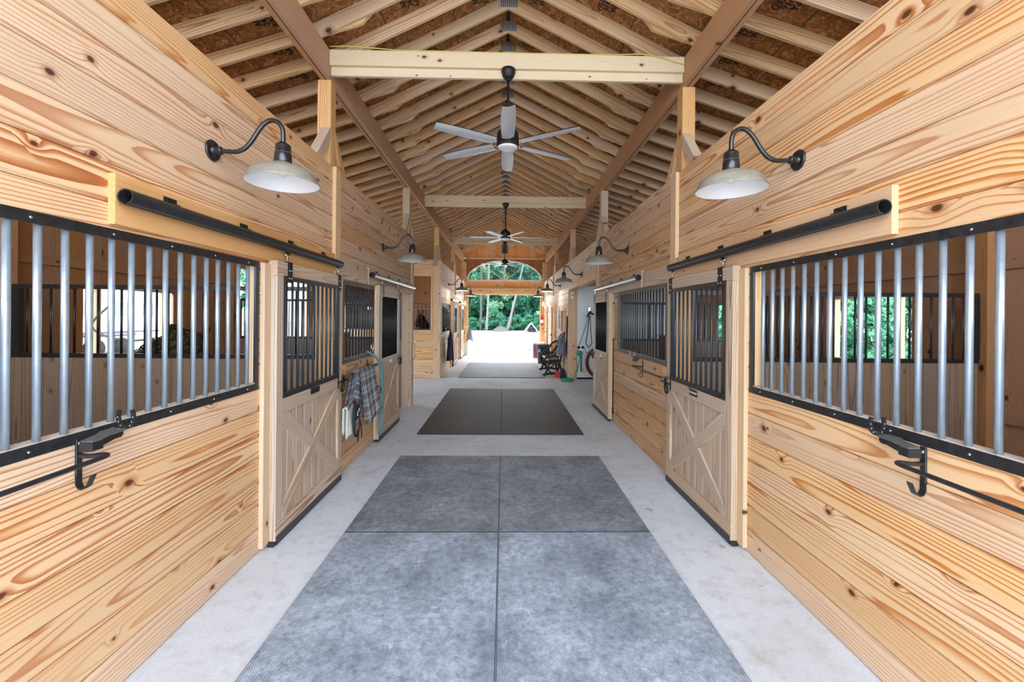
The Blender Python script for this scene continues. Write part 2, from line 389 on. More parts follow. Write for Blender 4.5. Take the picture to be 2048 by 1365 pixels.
# ------------------------------------------------------------------ floor and ground
mb=MB(); mb.box(-1.93,1.93,Y0-2,YE+.25,-.12,0); mb.box(-XO,-1.93,8.0,11.45,-.12,0); mb.box(1.93,XO,8.0,11.45,-.12,0)
struct(mb,'floor','concrete' and M['concrete'],'pale concrete aisle floor')
mb=MB()
for s in (-1,1):
    for a,b in ((Y0,8.0),(11.45,YE)): sbox(mb,s,1.935,XO+.1,a,b,-.12,-.01)
struct(mb,'stall_floor',M['soil'],'brown bedding floor inside the stalls')
mb=MB()
def gz(x,y): return -.12-.004*max(0,abs(x)-6)
mb.box(-60,60,YE+.26,90,-.3,-.03)
mb.box(-60,-XO-.1,-8,YE+.26,-.3,-.1); mb.box(XO+.1,60,-8,YE+.26,-.3,-.1); mb.box(-XO-.1,XO+.1,-12,Y0-2.01,-.3,-.06)
struct(mb,'ground',M['gravel'],'pale gravel yard outside the barn')
# rubber mats
def mat_(name,x0,x1,y0,y1,m,label,grp):
    mb=MB(); mb.box(x0,x1,y0,y1,.0,.018,.003,rn=(.5,.5,.5)); return tag(mb.build(name,m,None,origin=None),label,'rubber mat',grp)
xm=-.052
for i,(a,b,m,w,nm) in enumerate([(1.49,3.299,'mat1','bottom edge of the picture','nearest'),(3.311,5.10,'mat1b','second row','nearest')]):
    for j,(p,q) in enumerate([(xm-1.205,xm-.003),(xm+.003,xm+1.20)]):
        side=('left','right')[j]
        lab='dusty rubber mat with painted sheen at the %s of the nearest group, %s half'%(('near end','far end')[i],side)
        mat_('rubber_mat',p,q,a,b,M[m],lab,'rubber mats nearest the camera')
for i,(a,b) in enumerate([(6.06,7.93),(7.942,9.78)]):
    for j,(p,q) in enumerate([(xm-1.205,xm-.002),(xm+.002,xm+1.20)]):
        mat_('rubber_mat',p,q,a,b,M['mat2'],'dark clean rubber mat at the %s of the middle group, %s half'%(('near end','far end')[i],('left','right')[j]),'dark rubber mats mid aisle')
for i,(a,b) in enumerate([(11.6,13.345),(13.36,15.1)]):
    for j,(p,q) in enumerate([(xm-1.205,xm-.002),(xm+.002,xm+1.20)]):
        mat_('rubber_mat',p,q,a,b,M['mat3'],'grey rubber mat with painted sky sheen at the %s of the farthest group, %s half'%(('near end','far end')[i],('left','right')[j]),'rubber mats by the far doorway')
# ------------------------------------------------------------------ siding
def siding(s,y0,y1,zt,holes,row=.17,z0=0,a=WA):
    """horizontal boards on the aisle face; holes = [(y0,y1,z0,z1)]"""
    mb=MB(); z=z0
    while z<zt-.02:
        zb=min(z+row,zt); rn=tuple(random.random() for _ in range(3))
        ys=sorted({y0,y1}|{q for h in holes for q in h[:2] if y0<q<y1 and h[2]<zb-.004 and h[3]>z+.004})
        for p,q in zip(ys[:-1],ys[1:]):
            m=(p+q)/2; zz=[(z,zb)]
            for h in holes:
                if h[0]<m<h[1]:
                    nz=[]
                    for c,d in zz:
                        if h[3]<=c or h[2]>=d: nz.append((c,d)); continue
                        if h[2]>c+.01: nz.append((c,h[2]))
                        if h[3]<d-.01: nz.append((h[3],d))
                    zz=nz
            for c,d in zz:
                o=Vector((s*(a+ST),p,c+.0016)); 
                b=MB(); b.board(o,(0,1,0),(0,0,1),(-s,0,0),q-p,d-c-.0032,ST,.0105,True,rn=rn)
                # keep grain continuous along the row
                b.lc=[[(x[0]+p,x[1]+(c-z),x[2]) for x in l] for l in b.lc]
                mb.add(b.v,b.f,None,rn); mb.lc[-len(b.f):]=b.lc
        z=zb
    return mb
GR1=(.72,3.02,1.19,2.08); 
HL=[GR1,(3.14,4.30,0,2.10),(4.60,6.56,1.19,2.08),(6.80,7.90,0,2.12)]
for s,side in ((-1,'left'),(1,'right')):
    struct(siding(s,Y0,4.38,WT,HL),'wall_'+side,M['pine'],side+' aisle wall of honey pine boards, nearest part')
    struct(siding(s,4.38,8.03,WT,HL),'wall_'+side+'_middle',M['pine2'],side+' aisle wall of pine boards with dimmer light painted in, beyond the first post')
HL4=[(11.95,13.85,1.19,2.08),(14.15,15.25,0,2.1),(16.35,17.75,0,2.1)]
struct(siding(-1,11.47,YE-.12,WT,HL4),'wall_left_far',M['pine3'],'left aisle wall of pine boards beyond the open bay')
HR4=[(12.2,12.85,1.27,1.88),(14.35,15.2,0,2.05),(17.0,17.85,0,2.05)]
struct(siding(1,8.03,YE-.12,WT,[(8.03,11.45,0,2.44)]+HR4),'wall_right_far',M['pine3'],'right aisle wall of pine boards above and beyond the wash bay')
# inside lining of stall fronts: framing backs
tn=[0]
def trim(mb,label,mat='pine_clear'):
    tn[0]+=1; return struct(mb,'trim_%d'%tn[0],M[mat],label)
for s,side in ((-1,'left'),(1,'right')):
    # near door trim board and post trims
    mb=MB(); sbox(mb,s,1.742,1.7745,3.048,3.12,0.03,2.085,.002); trim(mb,'narrow pine trim beside the nearest %s stall door'%side)
    mb=MB(); sbox(mb,s,1.738,1.7745,4.30,4.435,0.0,WT-.01,.002); trim(mb,'vertical pine trim board at the first %s post'%side)
    mb=MB(); sbox(mb,s,1.738,1.7745,7.90,8.035,0.0,WT-.01,.002); trim(mb,'vertical pine trim board at the second %s post'%side,'pine_grey')
    mb=MB(); sbox(mb,s,1.742,1.7745,15.07,15.19,2.45,WT-.01,.002); trim(mb,'vertical pine trim board high on the %s wall near the far end'%side)
    # header boards carrying the door tracks
    mb=MB(); sbox(mb,s,1.742,1.7745,1.885,4.297,2.11,2.335,.003); trim(mb,'wide pine header board behind the nearest %s door track'%side,'header')
    mb=MB(); sbox(mb,s,1.742,1.7745,5.37,7.897,2.10,2.32,.003); trim(mb,'wide pine header board behind the second %s door track'%side,'pine_grey')
    # boards below the header down to the grille heads
    mb=MB(); sbox(mb,s,1.752,1.7745,4.44,5.365,2.10,2.30,.003); trim(mb,'short pine board over the second %s stall grille'%side,'pine_grey')
    # jambs of grille openings inside the wall
    mb=MB()
    for (a,b,c,d) in (GR1,HL[2]):
        sbox(mb,s,1.803,1.86,a-.04,a+.0,c,d); sbox(mb,s,1.803,1.86,b,b+.05,c-.04,d+.04); sbox(mb,s,1.803,1.86,a,b,c-.04,c+.002); sbox(mb,s,1.803,1.86,a,b,d,d+.09)
    trim(mb,'pine framing around the %s stall grille openings'%side,'pine_clear')
# knotty jamb lining at far left corner and corner posts of bay 3
mb=MB(); mb.box(-1.93,-1.742,11.44,11.469,0,WT-.02,.002); trim(mb,'knotty corner board of the stall past the open bay','post')
mb=MB(); mb.box(1.742,1.99,11.44,11.469,0,2.44,.002); trim(mb,'knotty pine corner board of the wash bay','post')
mb=MB(); y=8.04
while y<11.43:
    q=min(y+random.uniform(.18,.5),11.43); mb.box(1.738,1.7745,y,q-.003,2.44,2.60,.002); y=q
trim(mb,'pale pine header over the wash bay opening')
mb=MB(); mb.box(1.80,1.93,8.04,11.43,2.44,2.48); trim(mb,'underside board of the wash bay header','post')
# ------------------------------------------------------------------ outer walls with windows
def outer_wall(s):
    mb=MB(); y=Y0
    wins=[(5.45,6.46),(12.7,13.7),(16.3,17.3)]
    if s>0: wins.append((9.2,10.2))
    while y<YE:
        q=min(y+.235,YE)
        zs=[(-.1,3.42)]
        for a,b in wins:
            if y<b and q>a: zs=[(-.1,1.12),(2.02,3.42)]
        if s<0 and 8.2<(y+q)/2<11.2: zs=[(2.6,3.42)]
        for c,d in zs: sbox(mb,s,XO,XO+.03,y+.001,q-.001,c,d)
        y=q
    return mb
for s,side in ((-1,'left'),(1,'right')):
    w=struct(outer_wall(s),'wall_outer_'+side,M['outer'],'outer %s barn wall of knotty vertical boards'%side)
    mb=MB()
    for z in (2.25,2.88,.65):
        segs=[(Y0,4.30),(4.44,7.9),(8.04,11.47),(11.6,YE)] if not(s<0 and z<2.6) else [(Y0,4.30),(4.44,7.9),(11.6,YE)]
        for a,b in segs: sbox(mb,s,XO-.04,XO-.001,a,b,z,z+.10 if z>1 else z+.09)
    trim(mb,'horizontal girts on the outer %s wall'%side,'outer')
    for i,y in enumerate(POSTY[1:]):
        mb=MB(); sbox(mb,s,XO-.16,XO-.041,y,y+.135,-.1,3.3,.002); tag(mb.build('wall_post',M['outer']),'square post against the outer %s wall, %s from the camera'%(side,('first','second','third','fourth')[i]),'post','posts along the outer walls')
    for k,(a,b) in enumerate(((5.45,6.46),(12.7,13.7),(16.3,17.3))):
        mb=MB()
        sbox(mb,s,XO-.05,XO+.035,a-.05,a,1.07,2.07); sbox(mb,s,XO-.05,XO+.035,b,b+.05,1.07,2.07); sbox(mb,s,XO-.05,XO+.035,a,b,1.07,1.12); sbox(mb,s,XO-.05,XO+.035,a,b,2.02,2.07)
        o=struct(mb,'window_%d'%(2+k+(0 if s<0 else 3)),M['pine_clear'],'open window hole in the outer %s wall, %s'%(side,('beside the second stall','in the fourth bay','in the fifth bay')[k]))
# ------------------------------------------------------------------ partitions between stalls
def bars_of(root,pts,r,mat,h,name='bar',n=8):
    """vertical bars sharing one mesh; pts are (x,y,z) foot points"""
    mb=MB(); mb.tube([(0,0,0),(0,0,h)],r,n); 
    me=None
    for p in pts:
        if me is None:
            o=mb.build(name,mat); me=o.data; ORG[o.name]=(0,0,0)
        else:
            o=bpy.data.objects.new(name,me); C.objects.link(o)
        o.parent=root; o.location=Vector(p)-Vector(ORG[root.name])
def partition(s,y,label,far=False):
    side='left' if s<0 else 'right'
    mb=MB(); x=1.95
    while x<XO-.17:
        q=min(x+random.uniform(.15,.24),XO-.17); mb.box(s*x,s*(q-.003),y+.03,y+.07,-.01,1.255,.002,ax=2); x=q
    struct(mb,'wall_partition_'+side,M['oak'],label+' of weathered kick boards')
    r=empty('partition_grille',(s*3.5,y+.04,1.26),'black barred grille on top of the '+label,'stall grille','grilles on top of the stall partitions')
    mb=MB(); mb.box(s*1.95,s*(XO-.17),y+.02,y+.06,1.257,1.30); mb.box(s*1.95,s*(XO-.17),y+.02,y+.06,1.955,2.0); mb.box(s*(XO-.26),s*(XO-.17),y+.015,y+.065,1.30,1.955)
    mb.box(s*1.95,s*1.99,y+.02,y+.06,1.30,1.955); mb.build('frame',M['black'],r)
    n=int((XO-.26-1.99)/.115); bars_of(r,[(s*(1.99+(k+.5)*(XO-.26-1.99)/n),y+.04,1.29) for k in range(n)],.0105,M['galvdark'] if s>0 else M['black'],.68)
for s,side in ((-1,'left'),(1,'right')):
    for y,l in ((4.34,'first'),(7.93,'second')):
        if y>5 : continue
        partition(s,y,'%s %s stall partition'%(l,side))
    # near end wall closing the first stall
    mb=MB(); x=1.82
    while x<XO:
        q=min(x+.2,XO); mb.box(s*x,s*(q-.003),.70,.74,-.01,2.0,.002,ax=2); x=q
    struct(mb,'wall_near_'+side,M['oak'],'near partition of the first %s stall'%side)
# second partitions: solid to 1.26 + grille, seen through the first
partition(-1,7.93,'second left stall partition'); partition(1,7.93,'second right stall partition')
mb=MB(); 
x=1.95
while x<XO-.17:
    q=min(x+.2,XO-.17); mb.box(-x,-(q-.003),8.01,8.04,-.01,1.255,.002,ax=2); x=q
struct(mb,'wall_open_bay_near',M['oak'],'plank side of the open bay')
# wash bay wall on the right (white panel) and the left stall end wall
mb=MB(); mb.box(1.992,XO-.01,11.44,11.466,0.05,2.55); struct(mb,'wall_wash_bay',M['panel'],'white panelled wall of the wash bay')
mb=MB(); mb.box(1.992,XO-.01,11.425,11.439,0.16,.175); trim(mb,'thin ledge low on the white wash bay wall','whitepvc')
mb=MB(); mb.box(1.80,XO,11.40,11.47,2.56,2.75); mb.box(1.94,XO,8.05,11.4,2.62,2.66); trim(mb,'wood above the white wash bay wall','outer')
mb=MB()
def hb(x0,x1,z0,z1):
    z=z0
    while z<z1-.02:
        q=min(z+.17,z1); mb.board((-x0,11.50,z),(-1,0,0),(0,0,1),(0,-1,0),x1-x0,q-z-.002,.028,.005,True); z=q
hb(1.935,XO,0,1.29); hb(1.935,XO,2.84,WT); hb(1.935,1.955,1.29,2.84)
struct(mb,'wall_open_bay_far',M['post'],'honey pine end wall of the stall past the open bay')
mb=MB(); mb.box(-1.955,-2.01,11.46,11.50,1.29,2.84); mb.box(-2.01,-XO,11.455,11.50,2.78,2.86); mb.box(-2.01,-XO,11.455,11.50,1.27,1.31); trim(mb,'pine frame round the grille of the open bay end wall','post')
r=empty('partition_grille',(-3.5,11.5,1.31),'black barred grille in the honey pine end wall of the open bay','stall grille')
mb=MB(); mb.box(-2.02,-XO,11.47,11.495,1.31,1.345); mb.box(-2.02,-XO,11.47,11.495,2.01,2.045); mb.box(-2.02,-2.05,11.47,11.495,1.345,2.01); mb.box(-2.02,-XO,11.475,11.49,1.93,1.945); mb.build('frame',M['black'],r)
bars_of(r,[(-(2.14+.11*k),11.482,1.34) for k in range(26)],.009,M['black'],.68)
# far-stall partition at 15.07
for s,side in ((-1,'left'),(1,'right')):
    mb=MB(); x=1.95
    while x<XO:
        q=min(x+.2,XO); mb.box(s*x,s*(q-.003),15.1,15.14,-.01,1.9 if s<0 else 2.9,0,ax=2); x=q
    struct(mb,'wall_inner_'+side,M['outer'],'plank partition between the two farthest %s rooms'%side)
# ------------------------------------------------------------------ posts, beams, ties
PB={}
names=('first','second','third','fourth')
for s,side in ((-1,'left'),(1,'right')):
    for i,y in enumerate(POSTY[1:]):
        r=empty('timber_post',(s*1.87,y,0),'square pine post rising above the %s wall, %s from the camera'%(side,names[i]),'post','pine posts carrying the long beams')
        mb=MB(); sbox(mb,s,1.8015,1.935,y,y+.135,0,4.10,.004,ax=2); mb.build('post_shaft',M['pine_grey'] if i==1 else M['post'],r)
        for d in (-1,1):
            if i==2 and d==-1 and s<0: pass
            ya=y if d<0 else y+.135
            mb=MB(); a=Vector((s*1.845,ya-d*.0,3.58)); b=Vector((s*1.845,ya+d*.40,3.12))
            # knee brace with vertical cut against the post
            mb.prism([(0,3.62),(0,3.48),(.36,3.02),(.48,3.02)],(s*1.80,ya,0),(0,d,0),(0,0,1),(s,0,0),.09)
            mb.build('knee_brace',M['pine_grey'] if d<0 else M['post'],r)
    r=empty('long_beam',(s*1.85,Y0,4.10),'long tan laminated beam running along the %s side under the rafters'%side,'beam')
    mb=MB(); sbox(mb,s,1.80,1.845,Y0,YE-.02,4.10,4.385,.003); mb.build('inner_ply',M['beam'],r)
    mb=MB(); sbox(mb,s,1.858,1.903,Y0,YE-.02,4.10,4.385,.003); mb.build('outer_ply',M['beam'],r)
for i,y in enumerate((4.25,9.33,14.2)):
    r=empty('tie_beam',(0,y,4.2),('pale spruce tie beam nearest the camera, holding the near fan','second tie beam from the camera, above the middle fan','farthest tie beam, in front of the arched window')[i],'beam','tie beams across the aisle')
    mb=MB(); mb.box(-1.795,1.795,y,y+.038,4.225,4.38,.003); mb.build('front_board',M['tie'],r)
    mb=MB(); mb.box(-1.795,1.795,y+.04,y+.078,4.14,4.35,.003); mb.build('back_board',M['tie'],r)
# ------------------------------------------------------------------ rafters
rt=None; sl=math.atan(RP); vt=.14/math.cos(sl)
def build_truss(y,seed):
    random.seed(seed)
    r=empty('rafter_pair',(0,y,RZ),'pale wooden roof rafter pair joined by a metal ridge plate','rafter','rafter pairs over the aisle')
    for s in (-1,1):
        mb=MB(); L=1.96/math.cos(sl)
        U=Vector((s*math.cos(sl),0,-math.sin(sl))); V=Vector((s*math.sin(sl),0,math.cos(sl))); 
        tilt=(math.tan(sl),math.tan(sl))
        b=MB(); b.board(Vector((0,y,RZ)),U,V,(0,1,0),L,.14,.038,.003,rn=tuple(random.random() for _ in range(3)),tilt=(-math.tan(sl),0))
        mb.add(b.v,b.f,None,b.rn[0]); mb.lc=b.lc; mb.build('rafter',M['rafter'],r)
    mb=MB(); 
    mb.box(-.102,.102,y-.0012,y-.0003,RZ+.012,RZ+.128); pl=mb.build('ridge_plate',M['galvdark'],r)
    mb=MB()
    for k in range(9): mb.box(-.10+k*.0224,-.10+k*.0224+.0125,y-.004,y-.0014,RZ+.013,RZ+.127)
    mb.build('plate_ribs',M['plate'],pl)
    return r
RY=[5.27+.4055*k for k in range(-14,34)]
RY=[y for y in RY if Y0<y<YE-.1]
protos=[build_truss(y,100+i) for i,y in enumerate(RY[:8])]
for i,y in enumerate(RY[8:]):
    random.seed(500+i); dup(random.choice(protos),(0,y,RZ))
# stall-side rafters
OS=.32; osl=math.atan(OS)
random.seed(11)
def build_side(s,y,k):
    mb=MB(); U=Vector((s*math.cos(osl),0,-math.sin(osl))); V=Vector((s*math.sin(osl),0,math.cos(osl)))
    a0=1.42+random.uniform(-.05,.08); z=4.388+OS*(1.9-a0); L=(5.45-a0)/math.cos(osl)
    b=MB(); b.board(Vector((s*a0,y,z)),U,V,(0,1,0),L,.14,.038,.003,tilt=(-1.6,0)); 
    # tapered tip towards the aisle
    mb=b; o=mb.build('side_rafter',M['rafter'],None,origin=(s*1.9,y,4.388))
    return tag(o,'sloping wooden rafter over the %s stalls'%('left' if s<0 else 'right'),'rafter','rafters over the %s stalls'%('left' if s<0 else 'right'))
for s in (-1,1):
    pr=[build_side(s,y+.040,k) for k,y in enumerate(RY[:8])]
    for i,y in enumerate(RY[8:]):
        q=random.choice(pr); c=q.copy(); C.objects.link(c); c.location=(s*1.9,y+.040,4.388)
# ------------------------------------------------------------------ roof sheathing
for s,side in ((-1,'left'),(1,'right')):
    mb=MB(); zt=lambda a:RZ+vt+.002-RP*a
    ab=1.65; oz=lambda a:4.388+.14/math.cos(osl)+.003+OS*(1.9-a)
    pts=[(.02,zt(.02)),(ab,zt(ab)),(5.6,zt(ab)+(oz(5.6)-oz(ab)))]
    for (a0,z0),(a1,z1) in zip(pts[:-1],pts[1:]):
        U=Vector((s*(a1-a0),0,z1-z0)); L=U.length; U.normalize(); N=Vector((0,1,0)).cross(U); 
        if N.z<0:N=-N
        mb.board((s*a0,Y0,z0+.001),U,(0,1,0),N,L,YE-Y0+.3,.02,rn=(.3,.3,.3))
    roof=struct(mb,'ceiling_'+side,M['osb'],'%s roof slope of brown strand board sheathing'%side)
    mb=MB()   # seams with metal clips
    for a in (.62,):
        for (q0) in (0.62,1.30): 
            z=zt(q0); mb.box(s*q0-.006,s*q0+.006,Y0,YE,z-.004,z+.004)
    zz=lambda a:zt(ab)+(oz(a)-oz(ab))
    for q0 in (2.6,3.9): mb.box(s*q0-.005,s*q0+.005,Y0,YE,zz(q0)-.004,zz(q0)+.004)
    o=mb.build('panel_seam',M['seam'],roof); 
    # printed stamps
    cu=bpy.data.curves.new('stamp','FONT'); cu.body='APA\n24/16\nRATED'; cu.size=.085; cu.space_line=.8; cu.align_x='CENTER'; cu.extrude=.0006; cu.offset=.0012
    tmp=bpy.data.objects.new('stamp_tmp',cu); C.objects.link(tmp); dg=bpy.context.evaluated_depsgraph_get(); me=bpy.data.meshes.new_from_object(tmp.evaluated_get(dg)); bpy.data.objects.remove(tmp)
    me.materials.clear(); me.materials.append(M['ink'])
    for a,ang,zf in ((1.05,sl,zt),(2.35,osl,zz),(3.3,osl,zz),(.30,sl,zt)):
        k=0
        for y in RY:
            k+=1
            if (k+int(a*10))%2 and a<1.2: continue
            o=bpy.data.objects.new('printed_stamp',me); C.objects.link(o); o.parent=roof
            xx=a+(.06*math.sin(k*2.1)); o.location=(s*xx,y+.24,zf(xx)-.003)
            o.rotation_euler=Matrix.Rotation(s*ang,3,'Y').to_euler(); 
            R=Matrix.Rotation(s*ang,3,'Y')@Matrix.Rotation(PI,3,'X')@Matrix.Rotation(PI/2*(-s) ,3,'Z'); o.rotation_euler=R.to_euler()
mb=MB(); mb.box(-.02,.02,Y0,YE,5.42,5.47); trim(mb,'black ridge vent strip','matteblack')
# ------------------------------------------------------------------ far end wall
GY=YE
mb=MB()
x=-1.93
def roofz(a): return RZ+vt-RP*abs(a) if abs(a)<1.65 else RZ+vt-RP*1.65-.32*(abs(a)-1.65)
def vb(mb,x0,x1,zb,y=GY,t=.03):
    xs=[x0,x1]; 
    if x0<0<x1: xs=[x0,0,x1]
    poly=[(x0,zb),(x1,zb)]+[(q,roofz(q)-.01) for q in xs[::-1]]
    mb.prism(poly,(0,y,0),(1,0,0),(0,0,1),(0,1,0),t)
while x<1.92:
    q=min(x+.255,1.93)
    if x<.16 and q>-.16 and False: pass
    vb(mb,x+.001,q-.001,4.29); x=q
x=-XO
while x<XO:
    q=x+.235
    x0,x1=max(x,-XO),min(q,XO)
    if x0<-1.93: vb(mb,x0+.001,min(x1,-1.93)-.001,-.1)
    if x1>1.93: vb(mb,max(x0,1.93)+.001,x1-.001,-.1)
    x=q
x=-1.93
while x<1.92:
    q=min(x+.24,1.93); mb.box(x+.001,q-.001,GY,GY+.03,2.945,3.24,ax=2); x=q
struct(mb,'wall_far',M['gable'],'far gable wall of warm orange vertical boards')
# spandrels round the arch
mb=MB(); cx=0.0; ea,eb=1.69,.93; zb=3.27; N=40
for i in range(N):
    a0=PI*i/N; a1=PI*(i+1)/N
    p0=(cx+ea*math.cos(a0),zb+eb*math.sin(a0)); p1=(cx+ea*math.cos(a1),zb+eb*math.sin(a1))
    mb.prism([p0,(p0[0],4.245),(p1[0],4.245),p1],(0,GY,0),(1,0,0),(0,0,1),(0,1,0),.03,rn=(.4,.4,.4))
mb.box(-1.93,-1.69,GY,GY+.03,3.24,4.245); mb.box(1.69,1.93,GY,GY+.03,3.24,4.245)
struct(mb,'wall_arch_panel',M['osb'],'strand board panels beside the arched window')
mb=MB(); mb.box(-1.75,1.75,GY-.06,GY-.002,4.245,4.29,.003); trim(mb,'pale rail above the arched window')
mb=MB(); mb.box(-1.75,1.75,GY-.08,GY-.002,3.215,3.262,.003); trim(mb,'pale sill rail under the arched window')
mb=MB(); mb.box(-1.80,1.80,GY-.12,GY+.10,2.70,2.945,.004); trim(mb,'thick honey pine header beam over the far doorway','post')
mb=MB(); mb.box(-1.80,1.80,GY-.05,GY+.1,2.65,2.698,.003); trim(mb,'pale edge board under the far header')
mb=MB()
for k in(-1,1): mb.box(k*.155-.02,k*.155+.02,GY-.03,GY-.001,4.29,5.0,.002)
mb.box(-.135,.135,GY-.03,GY-.001,4.45,4.49); trim(mb,'pine frame round the gable vent')
r=empty('gable_vent',(0,GY-.02,4.5),'small louvred vent high in the far gable','vent')
mb=MB(); mb.box(-.13,.13,GY-.012,GY-.002,4.49,5.0); mb.build('backing',M['galvdark'],r)
mb=MB()
for k in range(13): mb.bar((-.13,GY-.02,4.51+.038*k),(.13,GY-.02,4.51+.038*k),.018,.006)
mb.build('louvre_slats',M['dust'],r)
for s,side in((-1,'left'),(1,'right')):
    mb=MB(); sbox(mb,s,1.70,1.93,GY-.118,GY-.002,2.95,4.09,.004,ax=2); trim(mb,'upper corner post beside the arched window, %s'%side,'post')
    mb=MB(); sbox(mb,s,1.60,1.76,GY-.10,GY+.02,0,2.648,.004,ax=2); trim(mb,'%s jamb post of the far doorway'%side,'post')
    mb=MB(); sbox(mb,s,1.762,1.93,GY-.02,GY+.0,0,2.698,.002,ax=2); trim(mb,'%s wall strip beside the far doorway'%side,'pine')
# arched window
def arc(a,b,n=40,z=zb): return [(a*math.cos(PI*i/n),z+b*math.sin(PI*i/n)) for i in range(n+1)]
o_=arc(ea,eb); i_=arc(ea-.055,eb-.055)
mb=MB()
for k in range(40): mb.prism([o_[k],o_[k+1],i_[k+1],i_[k]],(0,GY-.02,0),(1,0,0),(0,0,1),(0,1,0),.05)
mb.box(-ea+.03,ea-.03,GY-.02,GY+.03,3.27,3.325)
win=struct(mb,'window_1',M['whitepvc'],'white framed arched window over the far doorway')
mb=MB(); mb.box(-.045,.045,GY-.025,GY+.028,3.325,zb+eb-.04); o=mb.build('mullion',M['whitepvc'],win)
for s in (-1,1):
    mb=MB(); mb.bar((s*.06,GY,3.33),(s*.98,GY,3.99),.022,.022); mb.build('glazing_bar',M['whitepvc'],win)
mb=MB(); mb.prism(i_,(0,GY+.002,0),(1,0,0),(0,0,1),(0,1,0),.005); mb.build('pane',M['glass'],win)
# ------------------------------------------------------------------ wall grilles
def wall_grille(s,y0,y1,z0,z1,label,barm,group,frame='black',yb=None,sill=True,r_=.0115):
    a=WA; r=empty('stall_grille',(s*a,(y0+y1)/2,z0),label,'stall grille',group)
    f=.045; mb=MB()
    def fr(p,q,c,d): sbox(mb,s,a-.006,a-.0008,p,q,c,d,.001)
    fr(y0-.01,y1+.012,z0-.012,z0+f-.01); fr(y0-.01,y1+.012,z1-f+.012,z1+.012); fr(y0-.01,y0+.025,z0+f-.01,z1-f+.012); fr(y1-.028,y1+.012,z0+f-.01,z1-f+.012)
    # return leg of the angle iron
    sbox(mb,s,a-.0008,a+.024,y1-.006,y1-.001,z0+f-.01,z1-f+.012); sbox(mb,s,a-.0008,a+.024,y0+.001,y0+.006,z0+f-.01,z1-f+.012)
    mb.build('frame',M[frame],r)
    if sill:
        mb=MB(); sbox(mb,s,a,a+.06,y0+.006,y1-.006,z0+f-.014,z0+f-.006); o=mb.build('dusty_sill',M['sill'],r)
    mb=MB(); k=y0+.2
    while k<y1: 
        for z in (z0+.012,z1-.012): mb.lathe([(.006,0),(.006,.002),(.003,.004),(0,.0045)],(s*(a-.006),k,z),'x',8) if s<0 else mb.lathe([(.006,0),(.006,-.002),(.003,-.004),(0,-.0045)],(s*(a-.006),k,z),'x',8)
        k+=.33
    mb.build('screws',M['chrome'],r)
    ys=[]; y=yb if yb else y1-.11
    while y>y0+.03: ys.append(y); y-=.1
    bars_of(r,[(s*(a+.012),y,z0+f-.012) for y in ys],r_,barm,z1-z0-2*f+.03)
    return r
wall_grille(-1,*GR1,'barred grille of bright galvanized tubes nearest on the left wall',M['galv'],'barred grilles nearest the camera',yb=2.92,r_=.0125)
wall_grille(1,*GR1,'barred grille of bright galvanized tubes nearest on the right wall',M['galv'],'barred grilles nearest the camera',yb=2.90,r_=.0125)
wall_grille(-1,*HL[2],'dark barred grille above the hanging plaid sheet',M['galvdark'],'dark barred wall grilles')
wall_grille(1,*HL[2],'dark barred grille on the right wall between the two stall doors',M['galvdark'],'dark barred wall grilles',frame='dust')
g=wall_grille(-1,11.95,13.85,1.19,2.08,'dark barred grille beside the navy jacket far down the left wall',M['black'],'dark barred wall grilles')
mb=MB(); mb.box(-1.81,-1.805,11.99,13.81,1.23,2.04); mb.build('mesh_screen',M['mesh'],g)
